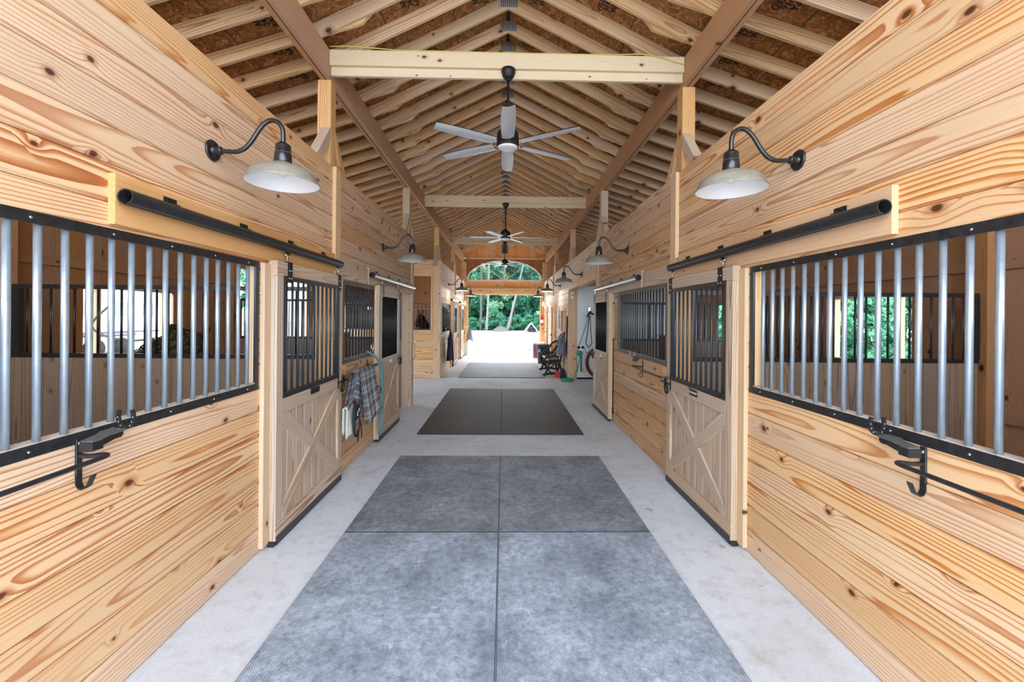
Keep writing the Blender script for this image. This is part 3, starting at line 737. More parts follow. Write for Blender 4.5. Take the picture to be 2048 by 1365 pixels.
# grille opening ledges (wood sill) for near grilles
# ------------------------------------------------------------------ sliding stall doors
def stall_door(s,y0,y1,label,kind,group='sliding stall doors',flip=False):
    """kind: 'open' bars, 'screen' dark mesh panel with pale frame"""
    H=2.115; z0=.035; a0=DF; a1=DF+.038
    r=empty('stall_door',(s*a0,(y0+y1)/2,0),label,'stall door',group)
    W=y1-y0; sw=.095
    wm=M['pine_grey']
    for (p,q) in ((y0,y0+sw),(y1-sw,y1)):
        mb=MB(); sbox(mb,s,a0,a1,p,q,z0,H-.002 if kind=='x' else H-.115,.003,ax=2); mb.build('stile',wm,r)
    mb=MB(); sbox(mb,s,a0-.001,a1,y0,y1,H-.113,H,.003,ax=1); mb.build('top_rail',wm,r)
    mb=MB(); sbox(mb,s,a0,a1,y0+sw+.001,y1-sw-.001,.965,1.085,.003,ax=1); mb.build('middle_rail',wm,r)
    mb=MB(); sbox(mb,s,a0-.002,a1,y0+sw+.001-sw,y1-.0,z0,z0+.13,.003,ax=1); mb.build('bottom_rail',wm,r)
    # second layer along the near edge (door is built up two boards thick)
    mb=MB(); sbox(mb,s,a1+.0,a1+.030,y0,y0+.06,z0,H,.002,ax=2); sbox(mb,s,a1,a1+.030,y1-.06,y1,z0,H,.002,ax=2); mb.build('edge_board',M['pine_clear'],r)
    mb=MB(); y=y0+sw*.6; n=8; st=(W-1.2*sw)/n
    for k in range(n): sbox(mb,s,a0+.020,a0+.036,y+k*st+.0015,y+(k+1)*st-.0015,z0+.13,.964,.003,ax=2)
    mb.build('plank_panel',M['pine_grey'],r)
    ya,yb,za,zb_=y0+sw,y1-sw,z0+.13,.965
    P=[Vector((s*(a0+.009),ya+.035,za+.045)),Vector((s*(a0+.009),yb-.035,zb_-.045)),Vector((s*(a0+.009),ya+.035,zb_-.045)),Vector((s*(a0+.009),yb-.035,za+.045))]
    def brace(p,q,off):
        d=(q-p); ang=math.atan2(d.z,d.y); w=.10
        # polygon clipped at the panel corners
        u=Vector((math.cos(ang),math.sin(ang))); nrm=Vector((-u[1],u[0]))
        # long strip clipped to rectangle
        pol=[(p.y,p.z)]
        c0=Vector((p.y,p.z)); c1=Vector((q.y,q.z))
        strip=[c0-u*.4+nrm*w/2,c1+u*.4+nrm*w/2,c1+u*.4-nrm*w/2,c0-u*.4-nrm*w/2]
        def clip(poly,ax,val,keep):
            out=[]
            for i in range(len(poly)):
                A,B=poly[i],poly[(i+1)%len(poly)]
                ia=(A[ax]-val)*keep>=0; ib=(B[ax]-val)*keep>=0
                if ia: out.append(A)
                if ia!=ib:
                    t=(val-A[ax])/(B[ax]-A[ax]); out.append(A+(B-A)*t)
            return out
        for ax,val,k in ((0,ya+.001,1),(0,yb-.001,-1),(1,za+.001,1),(1,zb_-.001,-1)): strip=clip(strip,ax,val,k)
        mb=MB(); o=Vector((s*(a0+off),0,0))
        vs=[o+Vector((0,v[0],v[1])) for v in strip]+[o+Vector((s*.019,v[0],v[1])) for v in strip]
        n=len(strip); rn=tuple(random.random() for _ in range(3))
        lc=[((v-c0).dot(u),(v-c0).dot(nrm)+.05,0) for v in strip]+[((v-c0).dot(u),(v-c0).dot(nrm)+.05,.019) for v in strip]
        fs=[list(range(n))[::-1],[n+i for i in range(n)]]+[[i,(i+1)%n,n+(i+1)%n,n+i] for i in range(n)]
        mb.add(vs,fs,lc,rn); mb.build('cross_brace',wm,r)
    brace(P[0],P[1],-.001); brace(P[2],P[3],.0005)
    # grille
    gy0,gy1,g0,g1=y0+sw-.005,y1-sw+.005,1.075,2.012
    fm=M['black'] if kind=='open' else M['palemetal']; f=.04
    mb=MB()
    def fr(p,q,c,d): sbox(mb,s,a0-.005,a0-.0005,p,q,c,d,.001)
    fr(gy0,gy1,g0,g0+f); fr(gy0,gy1,g1-f,g1); fr(gy0,gy0+.032,g0+f,g1-f); fr(gy1-.032,gy1,g0+f,g1-f)
    sbox(mb,s,a0-.0005,a0+.036,gy0+.028,gy0+.033,g0+f,g1-f); sbox(mb,s,a0-.0005,a0+.036,gy1-.033,gy1-.028,g0+f,g1-f)
    mb.build('grille_frame',fm,r)
    mb=MB(); sbox(mb,s,a0,a0+.036,gy0+.033,gy1-.033,g0+f-.008,g0+f-.002); mb.build('dusty_ledge',M['dust'],r)
    n=11; bars_of(r,[(s*(a0+.018),gy0+.033+(gy1-gy0-.066)*(k+.5)/n,g0+f-.004) for k in range(n)],.0105,M['galvdark'] if kind=='open' else M['black'],g1-g0-2*f+.008)
    if kind!='open':
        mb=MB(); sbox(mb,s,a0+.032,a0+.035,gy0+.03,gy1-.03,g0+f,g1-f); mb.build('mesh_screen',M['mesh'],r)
    # hangers
    for yy in (y0+.18,y1-.09):
        mb=MB(); m=M['matteblack'] if kind=='open' else M['dust']
        sbox(mb,s,a0-.007,a0-.001,yy-.035,yy+.035,H-.155,H+.004,.002); sbox(mb,s,a0-.007,a0+.045,yy-.035,yy+.035,H+.001,H+.006)
        h=mb.build('hanger_bracket',m,r)
        mb=MB(); mb.tube([(s*(a0+.02),yy,H+.004),(s*(a0+.02),yy,H+.095)],.006,8)
        mb.lathe([(.0,-.006),(.018,-.006),(.018,.006),(0,.006)],(s*(a0+.02),yy-.014,H+.065),'x',12); mb.lathe([(.0,-.006),(.018,-.006),(.018,.006),(0,.006)],(s*(a0+.02),yy+.014,H+.065),'x',12)
        mb.lathe([(0,0),(.012,0),(.012,.008),(0,.008)],(s*(a0+.02),yy,H+.012),'z',6)
        for dz,dy in ((-.06,-.018),(-.06,.018),(-.12,-.018),(-.12,.018)): mb.lathe([(0,-.004),(.006,-.003),(.006,.003),(0,.004)],(s*(a0-.009),yy+dy,H+dz),'x',8)
        mb.build('trolley_bolt',M['chrome'],h)
    mb=MB(); sbox(mb,s,a0-.006,a0+.0,y0+.01,y1-.01,-.002+.006,z0+.03,.001); sbox(mb,s,a0,a0+.045,y0-.02,y1-.01,.004,z0-.004); mb.build('bottom_channel',M['black'],r)
    # latch at the far stile
    ly=y1-.045; mb=MB()
    for q in (-.06,.05): 
        mb.prism([(0,-.07),(.012,-.05),(.008,-.02),(.016,0),(.008,.02),(.012,.05),(0,.07),(-.012,.05),(-.008,.02),(-.016,0),(-.008,-.02),(-.012,-.05)],(s*(a0-.006),ly+q,1.03),(0,1,0),(0,0,1),(s,0,0),.005)
    mb.bar((s*(a0-.014),ly-.075,1.03),(s*(a0-.014),ly+.17,1.03),.014,.01)
    l=mb.build('latch',M['matteblack'],r)
    mb=MB(); ring=[(s*(a0-.024-.006*math.sin(PI*k/16*2)),ly+.0+.028*math.sin(2*PI*k/20),.975+.05*math.cos(2*PI*k/20)) for k in range(20)]
    mb.tube(ring,.009,8,closed=True); mb.build('latch_ring',M['matteblack'],l)
    return r
random.seed(21)
doors={}
doors['L1']=stall_door(-1,3.135,4.40,'cross-braced sliding stall door with open bars, nearest on the left','open')
doors['R1']=stall_door(1,3.135,4.40,'cross-braced sliding stall door with lettered nameplate, nearest on the right','open')
doors['L2']=stall_door(-1,5.69,6.83,'half-open stall door with dark screen beside the plaid sheet','screen')
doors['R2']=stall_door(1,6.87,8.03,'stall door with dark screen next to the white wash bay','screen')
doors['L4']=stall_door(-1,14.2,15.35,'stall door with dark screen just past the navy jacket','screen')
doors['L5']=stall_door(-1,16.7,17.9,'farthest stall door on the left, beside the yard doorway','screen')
# nameplates
def plate(door,s,y,z,w,h,mat,label,text=None,tm=None,size=.03):
    mb=MB(); sbox(mb,s,DF-.007,DF-.0025,y-w/2,y+w/2,z-h/2,z+h/2,.001); o=mb.build('nameplate',M[mat],door); o['label']=label
    if text:
        cu=bpy.data.curves.new('t','FONT'); cu.body=text; cu.size=size; cu.extrude=.0004; cu.align_x='CENTER'; cu.align_y='CENTER'; cu.offset=.0006
        t=bpy.data.objects.new('t',cu); C.objects.link(t); dg=bpy.context.evaluated_depsgraph_get(); me=bpy.data.meshes.new_from_object(t.evaluated_get(dg)); bpy.data.objects.remove(t)
        me.materials.clear(); me.materials.append(M[tm]); q=bpy.data.objects.new('lettering',me); C.objects.link(q); q.parent=o
        q.location=Vector((s*(DF-.0078),y,z))-Vector(ORG[door.name])
        R=Matrix(((0,0,-s),(-s,0,0),(0,1,0))) # text x -> along wall, y -> up, z -> aisle
        q.rotation_euler=R.to_euler()
plate(doors['R1'],1,3.77,1.035,.15,.055,'matteblack','black lettered nameplate','TOM BRADY','letter',.028)
plate(doors['L1'],-1,3.77,1.045,.17,.05,'matteblack','blank black nameplate')
plate(doors['L2'],-1,6.28,1.035,.10,.045,'whitepvc','small white nameplate')
plate(doors['R2'],1,7.40,1.035,.09,.05,'whitepvc','small white nameplate')
# latch strike boards on walls
for s,y,lab in ((-1,4.47,'pale strike board with latch keeper right of the nearest left door'),(1,4.47,'pale strike board with latch keeper beyond the nearest right door'),(-1,8.0,'pale six-sided strike board on the post before the open bay')):
    r=empty('strike_board',(s*1.73,y,1.02),lab,'latch board','latch strike boards')
    mb=MB(); mb.prism([(-.035,-.12),(.0,-.15),(.08 if y<7 else .05,-.15),(.08 if y<7 else .05,.15),(.0,.15),(-.035,.12)],(s*(1.737 if y>7 else 1.774),y,1.03),(0,1,0),(0,0,1),(-s,0,0),.03 if y>7 else .06); mb.build('board',M['pine_clear'],r)
    mb=MB(); sbox(mb,s,1.700 if y>7 else 1.707,1.7065 if y>7 else 1.7135,y-.01,y+.03,.99,1.07,.001); mb.build('keeper_plate',M['whitepvc'] if y>7 else M['matteblack'],r)
# ------------------------------------------------------------------ tracks
def track(s,y0,y1,z,mat,label,plug=False):
    r=empty('door_track',(s*1.70,(y0+y1)/2,z),label,'door track','round sliding door tracks')
    a=1.70; R=.035; mb=MB(); n=22; vs=[];fs=[]
    for rr in (R,R-.005):
        for e in (y0,y1):
            for k in range(n+1):
                t=-PI/2+.16+ (2*PI-.32)*k/n
                vs.append((s*a+rr*math.cos(t)*1.0,e,z+rr*math.sin(t)))
    m=n+1
    for k in range(n):
        fs+= [[k,k+1,m+k+1,m+k],[2*m+k,3*m+k,3*m+k+1,2*m+k+1],[k,2*m+k,2*m+k+1,k+1],[m+k,m+k+1,3*m+k+1,3*m+k]]
    fs+=[[0,m,3*m,2*m],[n,2*m+n,3*m+n,m+n]]
    mb.add(vs,fs,smooth=False); mb.build('rail_tube',mat,r)
    y=y0+.3; 
    while y<y1:
        mb=MB(); sbox(mb,s,1.736,1.7415,y-.04,y+.04,z+.01,z+.075,.001); sbox(mb,s,1.70,1.7415,y-.02,y+.02,z+R,z+R+.006)
        for d in (-.022,.022): mb.lathe([(0,-.004),(.006,-.002),(.006,.002),(0,.004)],(s*1.734,y+d,z+.055),'x',8)
        mb.build('track_bracket',M['matteblack'],r); y+=.61
    if plug:
        mb=MB(); mb.lathe([(0,0),(R+.002,0),(R+.002,.02),(0,.02)],(s*a,y0-.012,z),'y',20); mb.build('end_cap',M['rubberblk'],r)
    return r
track(-1,1.885,4.34,2.232,M['black'],'black round door track above the nearest left stall door')
track(1,1.875,4.34,2.232,M['black'],'black round door track above the nearest right stall door')
track(-1,5.38,7.86,2.225,M['alum'],'silver round door track above the half-open left door',True)
track(1,5.37,7.86,2.225,M['alum'],'silver round door track above the door next to the wash bay',True)
track(-1,13.6,15.5,2.225,M['alum'],'silver door track above the door past the navy jacket',True)
track(-1,16.2,18.3,2.225,M['alum'],'silver door track nearest the far doorway on the left',True)
for y0_,y1_ in ((13.55,15.5),(16.15,18.35)):
    mb=MB(); mb.box(-1.7745,-1.742,y0_,y1_,2.12,2.32,.003); trim(mb,'pine header board on the far left wall, starting %s'%('by the grille' if y0_<15 else 'near the doorway'))
mb=MB(); mb.box(-1.80,-1.74,15.45,15.56,0,2.1); mb.box(-1.80,-1.74,16.24,16.34,0,2.1); trim(mb,'orange pine jambs between the farthest left doors','post')
mb=MB(); mb.box(-1.80,-1.74,13.95,14.1,0,2.1); trim(mb,'pine jamb before the door past the navy jacket','post')
# ------------------------------------------------------------------ right far doors and wall things
for k,(a,b) in enumerate(((14.35,15.2),(17.0,17.85))):
    mb=MB(); n=6
    for i in range(n): mb.box(1.755,1.785,a+.045+(b-a-.09)*i/n+.001,a+.045+(b-a-.09)*(i+1)/n-.001,.01,2.02,.002,ax=2)
    d=struct(mb,'door_%d'%(k+1),M['pine_clear'],'narrow plank door on the far right wall, %s the camera'%('nearer' if k==0 else 'farther from'))
    mb=MB()
    mb.box(1.70,1.80,a-.05,a+.04,0,2.12,.002); mb.box(1.70,1.80,b-.04,b+.05,0,2.12,.002); mb.box(1.71,1.80,a+.04,b-.04,2.03,2.12,.002); o=mb.build('door_frame',M['pine_clear'],d)
    for z in (1.86,1.1):
        mb=MB(); mb.box(1.735,1.754,a+.05,b-.05,z-.05,z+.05,.002); mb.build('ledge_board',M['pine_clear'],d)
        mb=MB(); mb.box(1.690,1.6995,a-.03,a+.03,z-.04,z+.04); mb.build('hinge',M['matteblack'],d)
    mb=MB(); mb.tube([(1.74,b-.12,1.05),(1.68,b-.12,1.05),(1.67,b-.12,1.05)],.012,8); mb.lathe([(0,0),(.028,.005),(.03,.02),(.02,.035),(0,.04)],(1.66,b-.12,1.05),'x',12); mb.build('door_knob',M['dust'],d)
r=empty('framed_panel',(1.76,12.52,1.27),'brown panel in a pale pine frame above the bench','framed panel')
mb=MB(); mb.box(1.73,1.774,12.12,12.2,1.2,1.95); mb.box(1.73,1.774,12.85,12.93,1.2,1.95); mb.box(1.73,1.774,12.2,12.85,1.2,1.27); mb.box(1.73,1.774,12.2,12.85,1.88,1.95); mb.build('frame',M['pine_clear'],r)
mb=MB(); mb.box(1.785,1.795,12.2,12.85,1.27,1.88); mb.build('backing',M['beam'],r)
mb=MB()
prof=[(.0,.70),(.05,.62),(.07,.5),(.05,.42),(.10,.38),(.07,.28),(.12,.2),(.08,.1),(.13,.0),(-.13,.0),(-.08,.1),(-.12,.2),(-.07,.28),(-.10,.38),(-.05,.42),(-.07,.5),(-.05,.62)]
mb.prism(prof,(1.772,13.55,1.32),(0,1,0),(0,0,1),(-1,0,0),.02); tag(mb.build('wall_sign',M['sign'],None),'tall blue-grey cut-out plaque between the brown framed panel and the nearer plank door','wall sign')
r=empty('fire_extinguisher',(1.68,18.5,1.25),'red fire extinguisher mounted by the far doorway','fire extinguisher')
mb=MB(); mb.lathe([(0,1.30),(.062,1.30),(.066,1.33),(.066,1.62),(.05,1.68),(.022,1.70),(.018,1.73),(0,1.73)],(1.67,18.45,0),'z',20); mb.build('cylinder',M['red'],r)
mb=MB(); mb.box(1.62,1.70,18.44,18.46,1.735,1.755); mb.tube([(1.67,18.45,1.72),(1.62,18.43,1.74),(1.59,18.42,1.65),(1.60,18.42,1.5)],.009,8); mb.build('valve_and_hose',M['matteblack'],r)
mb=MB(); mb.lathe([(.0665,1.42),(.0672,1.42),(.0672,1.56),(.0665,1.56)],(1.67,18.45,0),'z',20); mb.build('label_band',M['whitepvc'],r)
mb=MB(); mb.box(1.735,1.774,18.40,18.50,1.4,1.5); mb.build('wall_bracket',M['matteblack'],r)
for s,side in((-1,'left'),(1,'right')):
    r=empty('emergency_light',(s*1.74,18.2,2.25),'white emergency light box high on the %s wall by the far doorway'%side,'wall light')
    mb=MB(); sbox(mb,s,1.66,1.774,18.05,18.35,2.14,2.32,.01); mb.build('housing',M['whitepvc'],r)
    mb=MB(); 
    for d in(-.08,.08): mb.lathe([(0,0),(.04,0),(.045,.03),(0,.035)],(s*1.70,18.2+d,2.325),'z',14)
    mb.build('lamp_heads',M['white'],r)
r=empty('switch_box',(1.87,11.43,2.3),'white switch box high on the wash bay corner board','switch')
mb=MB(); mb.box(1.80,1.88,11.395,11.438,2.20,2.38,.006); mb.build('box_body',M['whitepvc'],r)
mb=MB(); mb.box(1.825,1.855,11.388,11.395,2.27,2.32,.002); mb.build('switch_toggle',M['greycloth'],r)
# ------------------------------------------------------------------ gooseneck lamps
r=empty('gooseneck_lamp',(0,0,0),'x','wall lamp','gooseneck barn lamps')
ORG[r.name]=(0,0,0)
mb=MB(); mb.lathe([(0,0),(.06,0),(.063,.008),(.058,.014),(.042,.014),(.038,.010),(.030,.010),(.024,.022),(.022,.05),(.024,.056),(.018,.062),(0,.062)],(0,0,0),'x',28); mb.build('wall_plate',M['gloss'],r)
arm=smooth_path([(.05,0,0),(.10,0,-.004),(.15,0,-.003),(.195,0,.018),(.235,0,.062),(.27,0,.118),(.305,0,.163),(.345,0,.186),(.385,0,.178),(.412,0,.145),(.42,0,.10),(.42,0,.05)],5)
mb=MB(); mb.tube(arm,.0135,14); mb.build('gooseneck_arm',M['gloss'],r)
mb=MB(); mb.lathe([(0,.052),(.024,.052),(.026,.044),(.040,.040),(.0425,.034),(.0435,-.008),(.0455,-.011),(.047,-.014),(.049,-.066),(.046,-.074),(0,-.074)],(.42,0,0),'z',32); nk=mb.build('socket_neck',M['gloss'],r)
mb=MB(); mb.lathe([(.0436,-.0075),(.0452,-.0085),(.0460,-.0105),(.0440,-.0115)],(.42,0,0),'z',32); mb.build('neck_ring',M['dust'],nk)
so=[(.046,-.070),(.058,-.074),(.070,-.082),(.076,-.090),(.10,-.094),(.135,-.104),(.162,-.118),(.180,-.138),(.190,-.160),(.198,-.178),(.205,-.190)]
si=[(.202,-.190),(.194,-.178),(.186,-.161),(.176,-.141),(.158,-.122),(.132,-.108),(.10,-.099),(.07,-.095),(.05,-.09),(.0,-.088)]
mb=MB(); mb.lathe(so+[(.202,-.1925)],(.42,0,0),'z',48); o=mb.build('lamp_shade',M['shade'],r,fixn=False); o['label']='weathered grey enamel shade'
o.data.polygons
mb=MB(); mb.lathe(si,(.42,0,0),'z',48); q=mb.build('shade_lining',M['white'],o,fixn=False); q['label']='glossy white inside of the shade'
mb=MB(); mb.lathe([(0,-.148),(.018,-.145),(.027,-.132),(.027,-.122),(.018,-.106),(.013,-.09),(0,-.09)],(.42,0,0),'z',16); bulb=mb.build('bulb',M['frost'],r); lit=bulb.data.copy(); lit.materials.clear(); lit.materials.append(M['bulb'])
# remove stray cap faces of the open shade shells
import bmesh
for ob in (o,q):
    bm=bmesh.new(); bm.from_mesh(ob.data)
    for f in [f for f in bm.faces if len(f.verts)>8]: bm.faces.remove(f)
    bm.to_mesh(ob.data); bm.free()
LY=[2.54,6.10,9.66,13.30,16.9]; first=True
LL={(-1,0):'big near gooseneck lamp on the left wall',(1,0):'big near gooseneck lamp on the right wall',(-1,1):'gooseneck lamp above the half-open left stall door',(1,1):'gooseneck lamp above the dark barred grille on the right wall',
 (1,2):'gooseneck lamp over the wash bay opening',(-1,3):'gooseneck lamp above the navy jacket',(1,3):'gooseneck lamp above the brown framed panel and bench',(-1,4):'farthest gooseneck lamp on the left, by the yard doorway',(1,4):'farthest gooseneck lamp on the right, above the fire extinguisher'}
LAMPS=[]
for (s,i),l in LL.items():
    x=s*WA; rz=0 if s<0 else PI
    if first: c=r; c.location=(x,LY[i],2.69); c.rotation_euler=(0,0,rz); c['label']=l; first=False
    else: c=dup(r,(x,LY[i],2.69),rz,l)
    if i>=3:
        LAMPS.append((x-s*.42,LY[i],2.69-.19))
        for k in kids(c):
            if k.name.startswith('bulb'): k.data=lit; k.location.z-=.062
# ------------------------------------------------------------------ ceiling fans
r=empty('ceiling_fan',(0,0,0),'x','ceiling fan','six-blade ceiling fans')
mb=MB(); mb.lathe([(0,0),(.072,0),(.072,-.03),(.055,-.075),(.03,-.10),(0,-.10)],(0,0,0),'z',28); mb.lathe([(.024,-.098),(.028,-.106),(.020,-.112),(.0,-.112)],(0,0,0),'z',20); mb.build('canopy',M['matteblack'],r)
mb=MB(); mb.tube([(0,0,-.09),(0,0,-.59)],.013,12); mb.build('downrod',M['matteblack'],r)
mb=MB(); mb.lathe([(0,-.535),(.032,-.54),(.045,-.565),(.052,-.585),(.095,-.60),(.108,-.62),(.110,-.695),(.10,-.715),(.112,-.722),(.114,-.75),(.108,-.758),(0,-.758)],(0,0,0),'z',36); mb.build('motor_housing',M['matteblack'],r).location.z-=.03
mb=MB(); mb.lathe([(.104,-.757),(.100,-.768),(.07,-.778),(0,-.782)],(0,0,0),'z',32); mb.build('light_lens',M['lens_unlit'],r).location.z-=.03
bl=MB()
def blade(u,v):
    rad=.155+.63*u; w=(.060+.012*math.sin(u*PI*.9)-.006*u)*(1 if u<.97 else .93); t=(v-.5)*2
    pit=.15; x=rad; y=w*t*math.cos(pit); z=-.725+w*t*math.sin(pit)-.0*u-.010*(1-t*t)
    return (x,y,z)
bl.grid(blade,14,6)
def blade2(u,v): 
    p=blade(u,1-v); return (p[0],p[1],p[2]+.007)
br=MB(); br.prism([(.105,-.022),(.17,-.04),(.20,-.03),(.20,.03),(.17,.04),(.105,.022)],(0,0,-.729),(1,0,0),(0,1,0),(0,0,1),.006)
for d in((.14,.018),(.14,-.018),(.18,.0)): br.lathe([(0,-.732),(.007,-.731),(.007,-.729)],(d[0],d[1],0),'z',8)
bt=MB(); bt.grid(blade2,14,6)
me1=me2=me3=None
for k in range(6):
    a=PI/6+k*PI/3
    if k==0:
        o=bl.build('blade',M['blade'],r,fixn=False); q=bt.build('blade_top',M['matteblack'],o,fixn=False); q['label']='black upper side of the blade'; z=br.build('blade_iron',M['chrome'],o); B0=(o,q,z)
    else:
        o=B0[0].copy();C.objects.link(o); 
        for w in B0[1:]:
            c=w.copy(); C.objects.link(c); c.parent=o
    o.parent=r; o.rotation_euler=(0,0,a); o.location.z=-.03
FY=(4.27,9.35,14.2)
FL=('large near ceiling fan with silver blades, hung from the nearest tie beam','middle ceiling fan seen edge-on below the second tie beam','farthest ceiling fan, silhouetted against the arched window')
for i in range(3):
    if i==0: c=r; c.location=(.0,FY[0],4.222)
    else: c=dup(r,(.0,FY[i],4.222),PI/6 if i==1 else .5)
    c['label']=FL[i]
# ------------------------------------------------------------------ blanket bars, hooks, bridle brackets
def blanket_bar(s,y1,y0,label,zb=1.13,aout=1.62,hook=True,ends=(1,1)):
    r=empty('blanket_bar',(s*WA,y1,zb),label,'blanket bar','wall blanket bars')
    mb=MB(); pts=[]
    mb.tube(smooth_path([(s*1.768,y1,zb-.0),(s*1.72,y1-.01,zb),(s*(aout+.02),y1-.025,zb+.012),(s*aout,y1-.045,zb+.012),(s*aout,y1-.12,zb+.01),(s*aout,(y0+y1)/2,zb+.008),(s*aout,y0+.12,zb+.01),(s*aout,y0+.045,zb+.012),(s*(aout+.02),y0+.025,zb+.012),(s*1.72,y0+.01,zb),(s*1.768,y0,zb)],4),.0095,10)
    mb.build('rod',M['black'],r)
    for y in (y1,y0):
        mb=MB(); sbox(mb,s,1.766,1.7745,y-.013,y+.013,zb-.085,zb+.07,.002)
        if hook: # J hook below
            P=[(1.769,zb-.08),(1.769,zb-.115),(1.761,zb-.132),(1.745,zb-.137),(1.730,zb-.128),(1.720,zb-.106),(1.710,zb-.082)]
            for p,q in zip(P[:-1],P[1:]): mb.bar((s*p[0],y,p[1]),(s*q[0],y,q[1]),.004,.026,up=(s,0,.3))
        b=mb.build('bracket_strap',M['black'],r)
        mb=MB()
        for dz in (.05,-.045): mb.lathe([(0,0),(.009,0),(.008,-s*.004),(0,-s*.006)],(s*1.766,y,zb+dz),'x',10)
        mb.build('screw_heads',M['chrome'],b)
    return r
blanket_bar(-1,1.763,.80,'black blanket bar with hook under the nearest left grille')
blanket_bar(1,1.757,.80,'black blanket bar with hook under the nearest right grille',1.105)
blanket_bar(-1,5.42,4.40,'black blanket bar holding the plaid sheet',1.075)
blanket_bar(1,5.38,4.34,'empty black blanket bar under the dark right grille',1.08)
def bridle(s,y,label,silver=False):
    r=empty('bridle_bracket',(s*WA,y,1.24),label,'tack hook','horseshoe bridle brackets')
    mb=MB(); z=1.20 if s<0 else 1.18
    mb.prism([(0,.062),(0,.112),(.03,.114),(.10,.092),(.17,.085),(.20,.075),(.20,.0),(.15,.0),(.10,.03)],(s*1.7738,y-.19,z),(0,1,0),(-s,0,0),(0,0,1),.005); mb.build('shelf_plate',M['dust'],r)
    mb=MB(); 
    P=[(y-.19,z-.035),(y-.19,z),(y-.15,z+.0)]
    sbox(mb,s,1.662,1.712,y-.195,y-.190,z-.038,z,.001); sbox(mb,s,1.658,1.662,y-.195,y-.15,z-.036,z,.001)
    mb.prism([(-.0,0),(.0,-.022),(.01,-.032),(.05,-.032),(.06,-.022),(.06,0)],(s*1.72,y-.05,z-.001),(0,1,0),(0,0,1),(s,0,0),.05)
    mb.prism([(.0,0),(.0,-.030),(.012,-.036),(.07,-.024),(.085,-.008),(.085,0)],(s*1.69,y-.14,z-.001),(0,1,0),(0,0,1),(s,0,0),.004)
    mb.build('hook_body',M['black'],r)
    # horseshoe facing down the aisle, open end up
    o=[];i=[]
    for k in range(21):
        a=PI*(-.20)+ -0 + (PI*1.40)*k/20; a=-PI*1.20+ (PI*1.40)*k/20
        o.append((.041*math.cos(a),.05*math.sin(a)*1.12)); i.append((.025*math.cos(a),.037*math.sin(a)*1.18+.002))
    mb=MB()
    for k in range(20): mb.prism([o[k],o[k+1],i[k+1],i[k]],(s*1.705,y,z+.055),(1,0,0),(0,0,1),(0,1,0),.009,rn=(.5,.5,.5))
    h=mb.build('horseshoe',M['black'] if not silver else M['chrome'],r)
    mb=MB()
    for k in (3,5,7,13,15,17): 
        c=((o[k][0]+i[k][0])/2,(o[k][1]+i[k][1])/2); mb.lathe([(0,-.002),(.0032,-.001),(.0032,0)],(s*1.705+c[0],y,z+.055+c[1]),'y',8)
    mb.build('nail_heads',M['chrome'],h)
    return r
bridle(-1,1.90,'horseshoe bridle bracket under the nearest left grille')
bridle(1,1.905,'horseshoe bridle bracket under the nearest right grille')
bridle(1,5.60,'pale horseshoe bridle bracket under the dark right grille',True)
# ------------------------------------------------------------------ plaid sheet, fleece pad, lead rope
def drape(s,y0,y1,zt,zf,zb,r=.02,a=1.62,wav=.012,seed=1,flare=0,skew=0,out=0.0):
    rs=random.Random(seed); ph=[rs.uniform(0,6) for _ in range(5)]
    L1=zt-zf; L2=zt-zb; TL=L1+L2+PI*r
    def fn(u,v):
        sarc=u*TL; y=y0+(y1-y0)*v
        if sarc<L1: da=-r-out*(1-sarc/L1); z=zf+sarc; k=1-sarc/L1
        elif sarc<L1+PI*r:
            t=(sarc-L1)/r; da=-r*math.cos(t); z=zt+r*math.sin(t); k=0
        else: da=r; z=zt-(sarc-L1-PI*r); k=(sarc-L1-PI*r)/L2
        w=wav*k*(math.sin(y*23+ph[0])+.6*math.sin(y*51+ph[1]+z*3)); 
        yy=y+(y-(y0+y1)/2)*flare*k+skew*k+.01*math.sin(z*9+ph[2])*k
        zz=z+ (0.03*math.sin(v*5+ph[3])*k if sarc<L1 else .02*math.sin(v*7+ph[4])*k)
        return (s*(a+da+w*(1 if sarc<L1+r else .3)),yy,zz,sarc,y-y0,0)
    return fn
def cloth(name,fn,nu,nv,mat,parent=None,th=.006):
    mb=MB(); mb.grid(fn,nu,nv); o=mb.build(name,mat,parent,fixn=True)
    m=o.modifiers.new('thick','SOLIDIFY'); m.thickness=th; m.offset=0
    return o
r=empty('plaid_sheet',(-1.62,4.85,1.1),'grey and maroon plaid horse sheet hanging over the left blanket bar','horse blanket')
cloth('sheet_cloth',drape(-1,4.66,5.18,1.10,.50,.62,.018,wav=.010,seed=3,flare=.22,skew=.12,out=.05),44,40,M['plaid'],r)
cloth('folded_corner',drape(-1,4.50,4.68,1.10,.76,.8,.015,wav=.016,seed=9,flare=.5,skew=-.14),30,14,M['plaid'],r)
mb=MB(); mb.prism([(0,0),(.17,.04),(.16,.17),(.05,.16),(.0,.1)],(-1.600,4.46,.58),(0,1,0),(0,0,1),(1,0,0),.012); o=mb.build('black_yoke',M['navy'],r)
mb=MB()
for k in range(3): mb.bar((-1.584,4.53+.02*k,.63),(-1.584,4.55+.02*k,.68+.012*k),.006,.003,up=(1,0,0))
mb.build('white_logo_strokes',M['letter'],o)
cloth('fleece_lining',drape(-1,4.34,4.56,.74,.45,.5,.02,a=1.645,wav=.016,seed=5),24,12,M['fleece'],r,.015)
mb=MB()
mb.tube(smooth_path([(-1.60,4.50,.80),(-1.57,4.40,.62),(-1.57,4.42,.46),(-1.58,4.52,.42),(-1.58,4.56,.48)],5),.014,6,flat=.35)
mb.tube(smooth_path([(-1.60,4.56,.74),(-1.565,4.55,.58),(-1.56,4.50,.44),(-1.56,4.47,.37)],5),.014,6,flat=.35)
